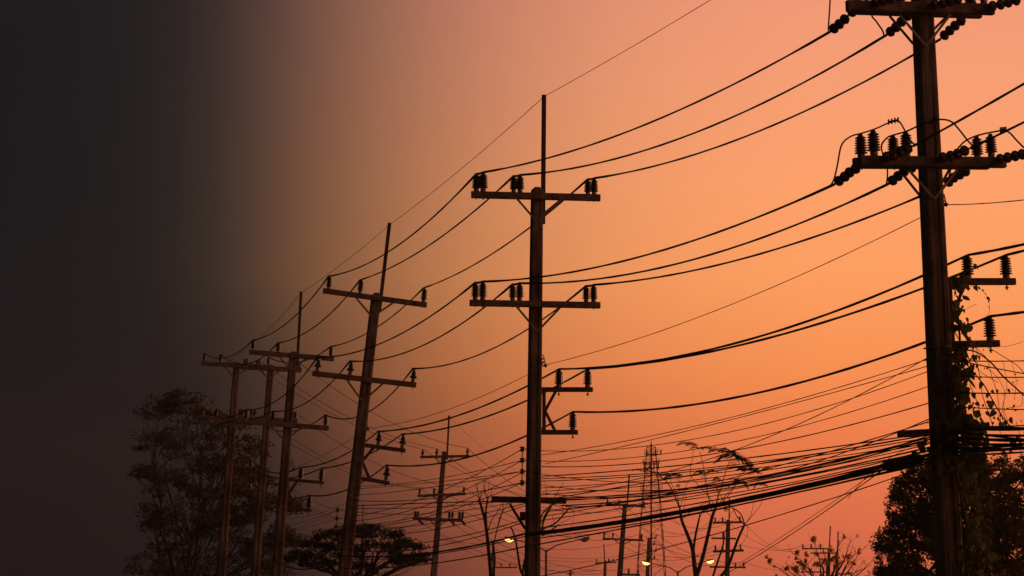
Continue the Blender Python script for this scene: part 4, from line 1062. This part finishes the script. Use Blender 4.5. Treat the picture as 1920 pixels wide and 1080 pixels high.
# ------------------------------------------------------------------ vine on the near pole
def heart_leaf(sc_):
    m = MB()
    out = [(0, 0), (.25, -.10), (.46, .05), (.50, .30), (.36, .62), (.12, .92), (0, 1.08), (-.12, .92), (-.36, .62), (-.50, .30), (-.46, .05), (-.25, -.10)]
    vs = [Vector((x * sc_, .16 * sc_ * abs(x) * 2 - .05 * sc_ * y * y, -y * sc_)) for x, y in out] + [Vector((0, -.01, -.45 * sc_))]
    n_ = len(out)
    m.add(vs, [(i, (i + 1) % n_, n_) for i in range(n_)], 0, True)
    return m.mesh('leaf', [M['leaf_vine']])
HEART = [heart_leaf(.085), heart_leaf(.105), heart_leaf(.125)]
def vine():
    base = at(1800, 1080, 35.5); base.z = 0
    root = empty('climbing_vine', base, 'leafy climbing vine smothering the right side of the near pole and its cables', 'vine')
    paths = [([(1800, 1080, 35.5), (1812, 1000, 35.5), (1800, 920, 35.5), (1790, 860, 35.5), (1795, 800, 35.5), (1800, 740, 35.6), (1796, 690, 35.6), (1800, 640, 35.7), (1796, 590, 35.7), (1802, 545, 35.8), (1808, 510, 35.8)], .016),
             ([(1790, 640, 35.5), (1772, 645, 35.4), (1770, 650, 35.4), (1800, 655, 35.5), (1830, 660, 35.5), (1858, 680, 35.4), (1880, 705, 35.4), (1905, 728, 35.3), (1920, 742, 35.3)], .011),
             ([(1806, 675, 35.5), (1820, 692, 35.4), (1845, 722, 35.4), (1862, 752, 35.4), (1880, 782, 35.4), (1895, 800, 35.4)], .009),
             ([(1796, 590, 35.6), (1786, 610, 35.6), (1800, 640, 35.6), (1812, 660, 35.6), (1822, 690, 35.6)], .008),
             ([(1822, 655, 35.5), (1836, 700, 35.5), (1842, 740, 35.5), (1852, 770, 35.5), (1862, 800, 35.5)], .005),
             ([(1832, 650, 35.5), (1834, 690, 35.5), (1850, 705, 35.5), (1872, 717, 35.5)], .004),
             ([(1812, 540, 35.7), (1830, 535, 35.7), (1845, 548, 35.7), (1854, 566, 35.7), (1855, 585, 35.7), (1850, 593, 35.7)], .003),
             ([(1811, 580, 35.7), (1820, 575, 35.7), (1832, 570, 35.7)], .003),
             ([(1780, 880, 35.4), (1808, 930, 35.4), (1826, 985, 35.3), (1850, 1020, 35.3), (1870, 1060, 35.3), (1890, 1090, 35.3)], .008),
             ([(1880, 675, 35.4), (1888, 720, 35.4), (1882, 760, 35.4), (1890, 790, 35.4)], .003), ([(1895, 676, 35.4), (1905, 710, 35.4), (1902, 750, 35.4)], .003),
             ([(1862, 640, 35.6), (1880, 650, 35.6), (1905, 645, 35.6), (1918, 640, 35.6)], .003), ([(1916, 735, 35.4), (1915, 760, 35.4), (1890, 765, 35.4), (1870, 780, 35.4)], .003),
             ([(1826, 650, 35.4), (1850, 672, 35.3), (1858, 700, 35.3), (1870, 740, 35.2), (1876, 790, 35.2)], .004), ([(1812, 640, 35.4), (1845, 648, 35.3), (1880, 668, 35.2), (1912, 690, 35.1), (1940, 730, 35.0)], .005),
             ([(1850, 690, 35.4), (1868, 705, 35.3), (1884, 735, 35.3), (1880, 770, 35.3), (1895, 805, 35.3)], .0035), ([(1870, 800, 35.3), (1885, 830, 35.2), (1895, 860, 35.2), (1893, 885, 35.2)], .003), ([(1905, 790, 35.2), (1915, 830, 35.1), (1910, 870, 35.1)], .004),
             ([(1818, 720, 35.5), (1834, 760, 35.4), (1840, 800, 35.4), (1832, 850, 35.3), (1842, 900, 35.3), (1836, 950, 35.3)], .006), ([(1792, 870, 35.4), (1786, 930, 35.3), (1796, 990, 35.3), (1790, 1050, 35.3), (1795, 1085, 35.3)], .006),
             ([(1760, 800, 35.5), (1745, 796, 35.5), (1738, 793, 35.5), (1738, 790, 35.5)], .004), ([(1730, 820, 35.4), (1722, 826, 35.4), (1724, 842, 35.4)], .004)]
    lines = []
    for p, r in paths:
        m = MB(); line = curve_px(p, r, '', None); m.tube(line, r, 5); m.build('stem', M['stem'], root, root); lines.append(line)
    cnt = [0]
    def leaf(p, big=1.):
        cnt[0] += 1
        o = link('leaf', random.choice(HEART), root, p - base)
        s_ = big * random.choice((.55, .7, .85, 1, 1.2)) * rnd(.9, 1.1); o.scale = (s_ * rnd(.75, 1.0), s_, s_)
        o.rotation_euler = (rnd(-.7, .5), rnd(-.7, .7), rnd(-1.2, 1.2))
    # (x range, y range, count, size)
    for (x0, x1, y0, y1, c, s_) in ((1790, 1812, 512, 560, 16, .9), (1784, 1812, 560, 612, 20, 1.0), (1790, 1822, 608, 655, 18, 1.0), (1782, 1808, 655, 715, 18, 1.1), (1796, 1820, 680, 760, 18, 1.15), (1776, 1812, 715, 790, 26, 1.15),
                                  (1800, 1830, 760, 800, 14, 1.1), (1755, 1830, 785, 830, 40, 1.15), (1830, 1900, 782, 806, 16, .9), (1740, 1800, 830, 880, 34, 1.2), (1800, 1850, 825, 850, 12, 1.0), (1800, 1835, 880, 960, 18, 1.0), (1812, 1845, 960, 1040, 20, 1.0), (1830, 1890, 1020, 1085, 16, 1.0), (1812, 1836, 640, 690, 10, .6), (1822, 1860, 700, 790, 14, .6), (1860, 1910, 700, 790, 12, .4), (1880, 1925, 780, 880, 12, .8)):
        for _ in range(c):
            x, y = rnd(x0, x1), rnd(y0, y1); leaf(at(x, y, 35.5 + rnd(-.2, .12)), s_)
    for (x, y, s_) in ((1820, 698, .9), (1827, 703, .7), (1838, 710, .9), (1839, 722, .9), (1851, 743, .75), (1857, 757, .8), (1826, 768, .6), (1826, 760, .5), (1866, 776, .8), (1837, 781, .6), (1812, 672, .6), (1843, 660, .45), (1832, 690, .4), (1838, 688, .4), (1846, 694, .4), (1852, 692, .45), (1826, 727, .5),
                       (1836, 543, .5), (1842, 548, .4), (1848, 555, .4), (1851, 562, .4), (1855, 568, .35), (1854, 580, .3), (1828, 541, .6), (1789, 540, .8), (1897, 850, .7), (1882, 850, .5), (1916, 840, 1.3), (1918, 860, 1.3), (1919, 880, 1.1), (1725, 835, 1.2), (1727, 845, 1.0), (1713, 851, .7), (1735, 828, .8), (1890, 770, .35), (1900, 768, .35), (1905, 772, .35), (1917, 742, .6), (1829, 500, .8), (1832, 505, .7)):
        leaf(at(x, y - 5, 35.4), s_)
    # the rest of the leaf mass
    m = MB()
    for _ in range(1500):
        q = random.random()
        if q < .45: x, y = rnd(1750, 1850), rnd(790, 870)
        elif q < .75: x, y = random.choice(lines[0]) and rnd(1788, 1812), rnd(640, 800)
        else: x, y = rnd(1795, 1860), rnd(870, 1085)
        p = at(x, y, 35.75 + rnd(-.15, .3)); d = Vector((rnd(-.6, .6), rnd(-.6, .6), -1)).normalized(); s_ = d.cross(Vector((rnd(-1, 1), rnd(-1, 1), .1))).normalized()
        ln = rnd(.06, .10)
        m.add([p, p + d * ln * .35 + s_ * ln * .42, p + d * ln, p + d * ln * .35 - s_ * ln * .42], [(0, 1, 2, 3)])
    o = m.build('leaf_mass', M['leaf_vine'], root, root); o['kind'] = 'stuff'
vine()

# ------------------------------------------------------------------ evening haze
m = MB()
x0, x1, y0, y1, z0, z1 = -420, 420, -60, 680, -1.0, 52.
m.add([Vector(p) for p in ((x0, y0, z0), (x1, y0, z0), (x1, y1, z0), (x0, y1, z0), (x0, y0, z1), (x1, y0, z1), (x1, y1, z1), (x0, y1, z1))],
      [(0, 3, 2, 1), (4, 5, 6, 7), (0, 1, 5, 4), (1, 2, 6, 5), (2, 3, 7, 6), (3, 0, 4, 7)])
hm = bpy.data.materials.new('evening_haze'); hm.use_nodes = True
ht_ = hm.node_tree; ht_.nodes.clear()
pv = ht_.nodes.new('ShaderNodeVolumePrincipled'); pv.inputs['Density'].default_value = .0002; pv.inputs['Color'].default_value = (.78, .86, .95, 1); pv.inputs['Anisotropy'].default_value = .65
ho = ht_.nodes.new('ShaderNodeOutputMaterial'); ht_.links.new(pv.outputs[0], ho.inputs['Volume'])
hz = m.build('haze', hm); hz['kind'] = 'stuff'
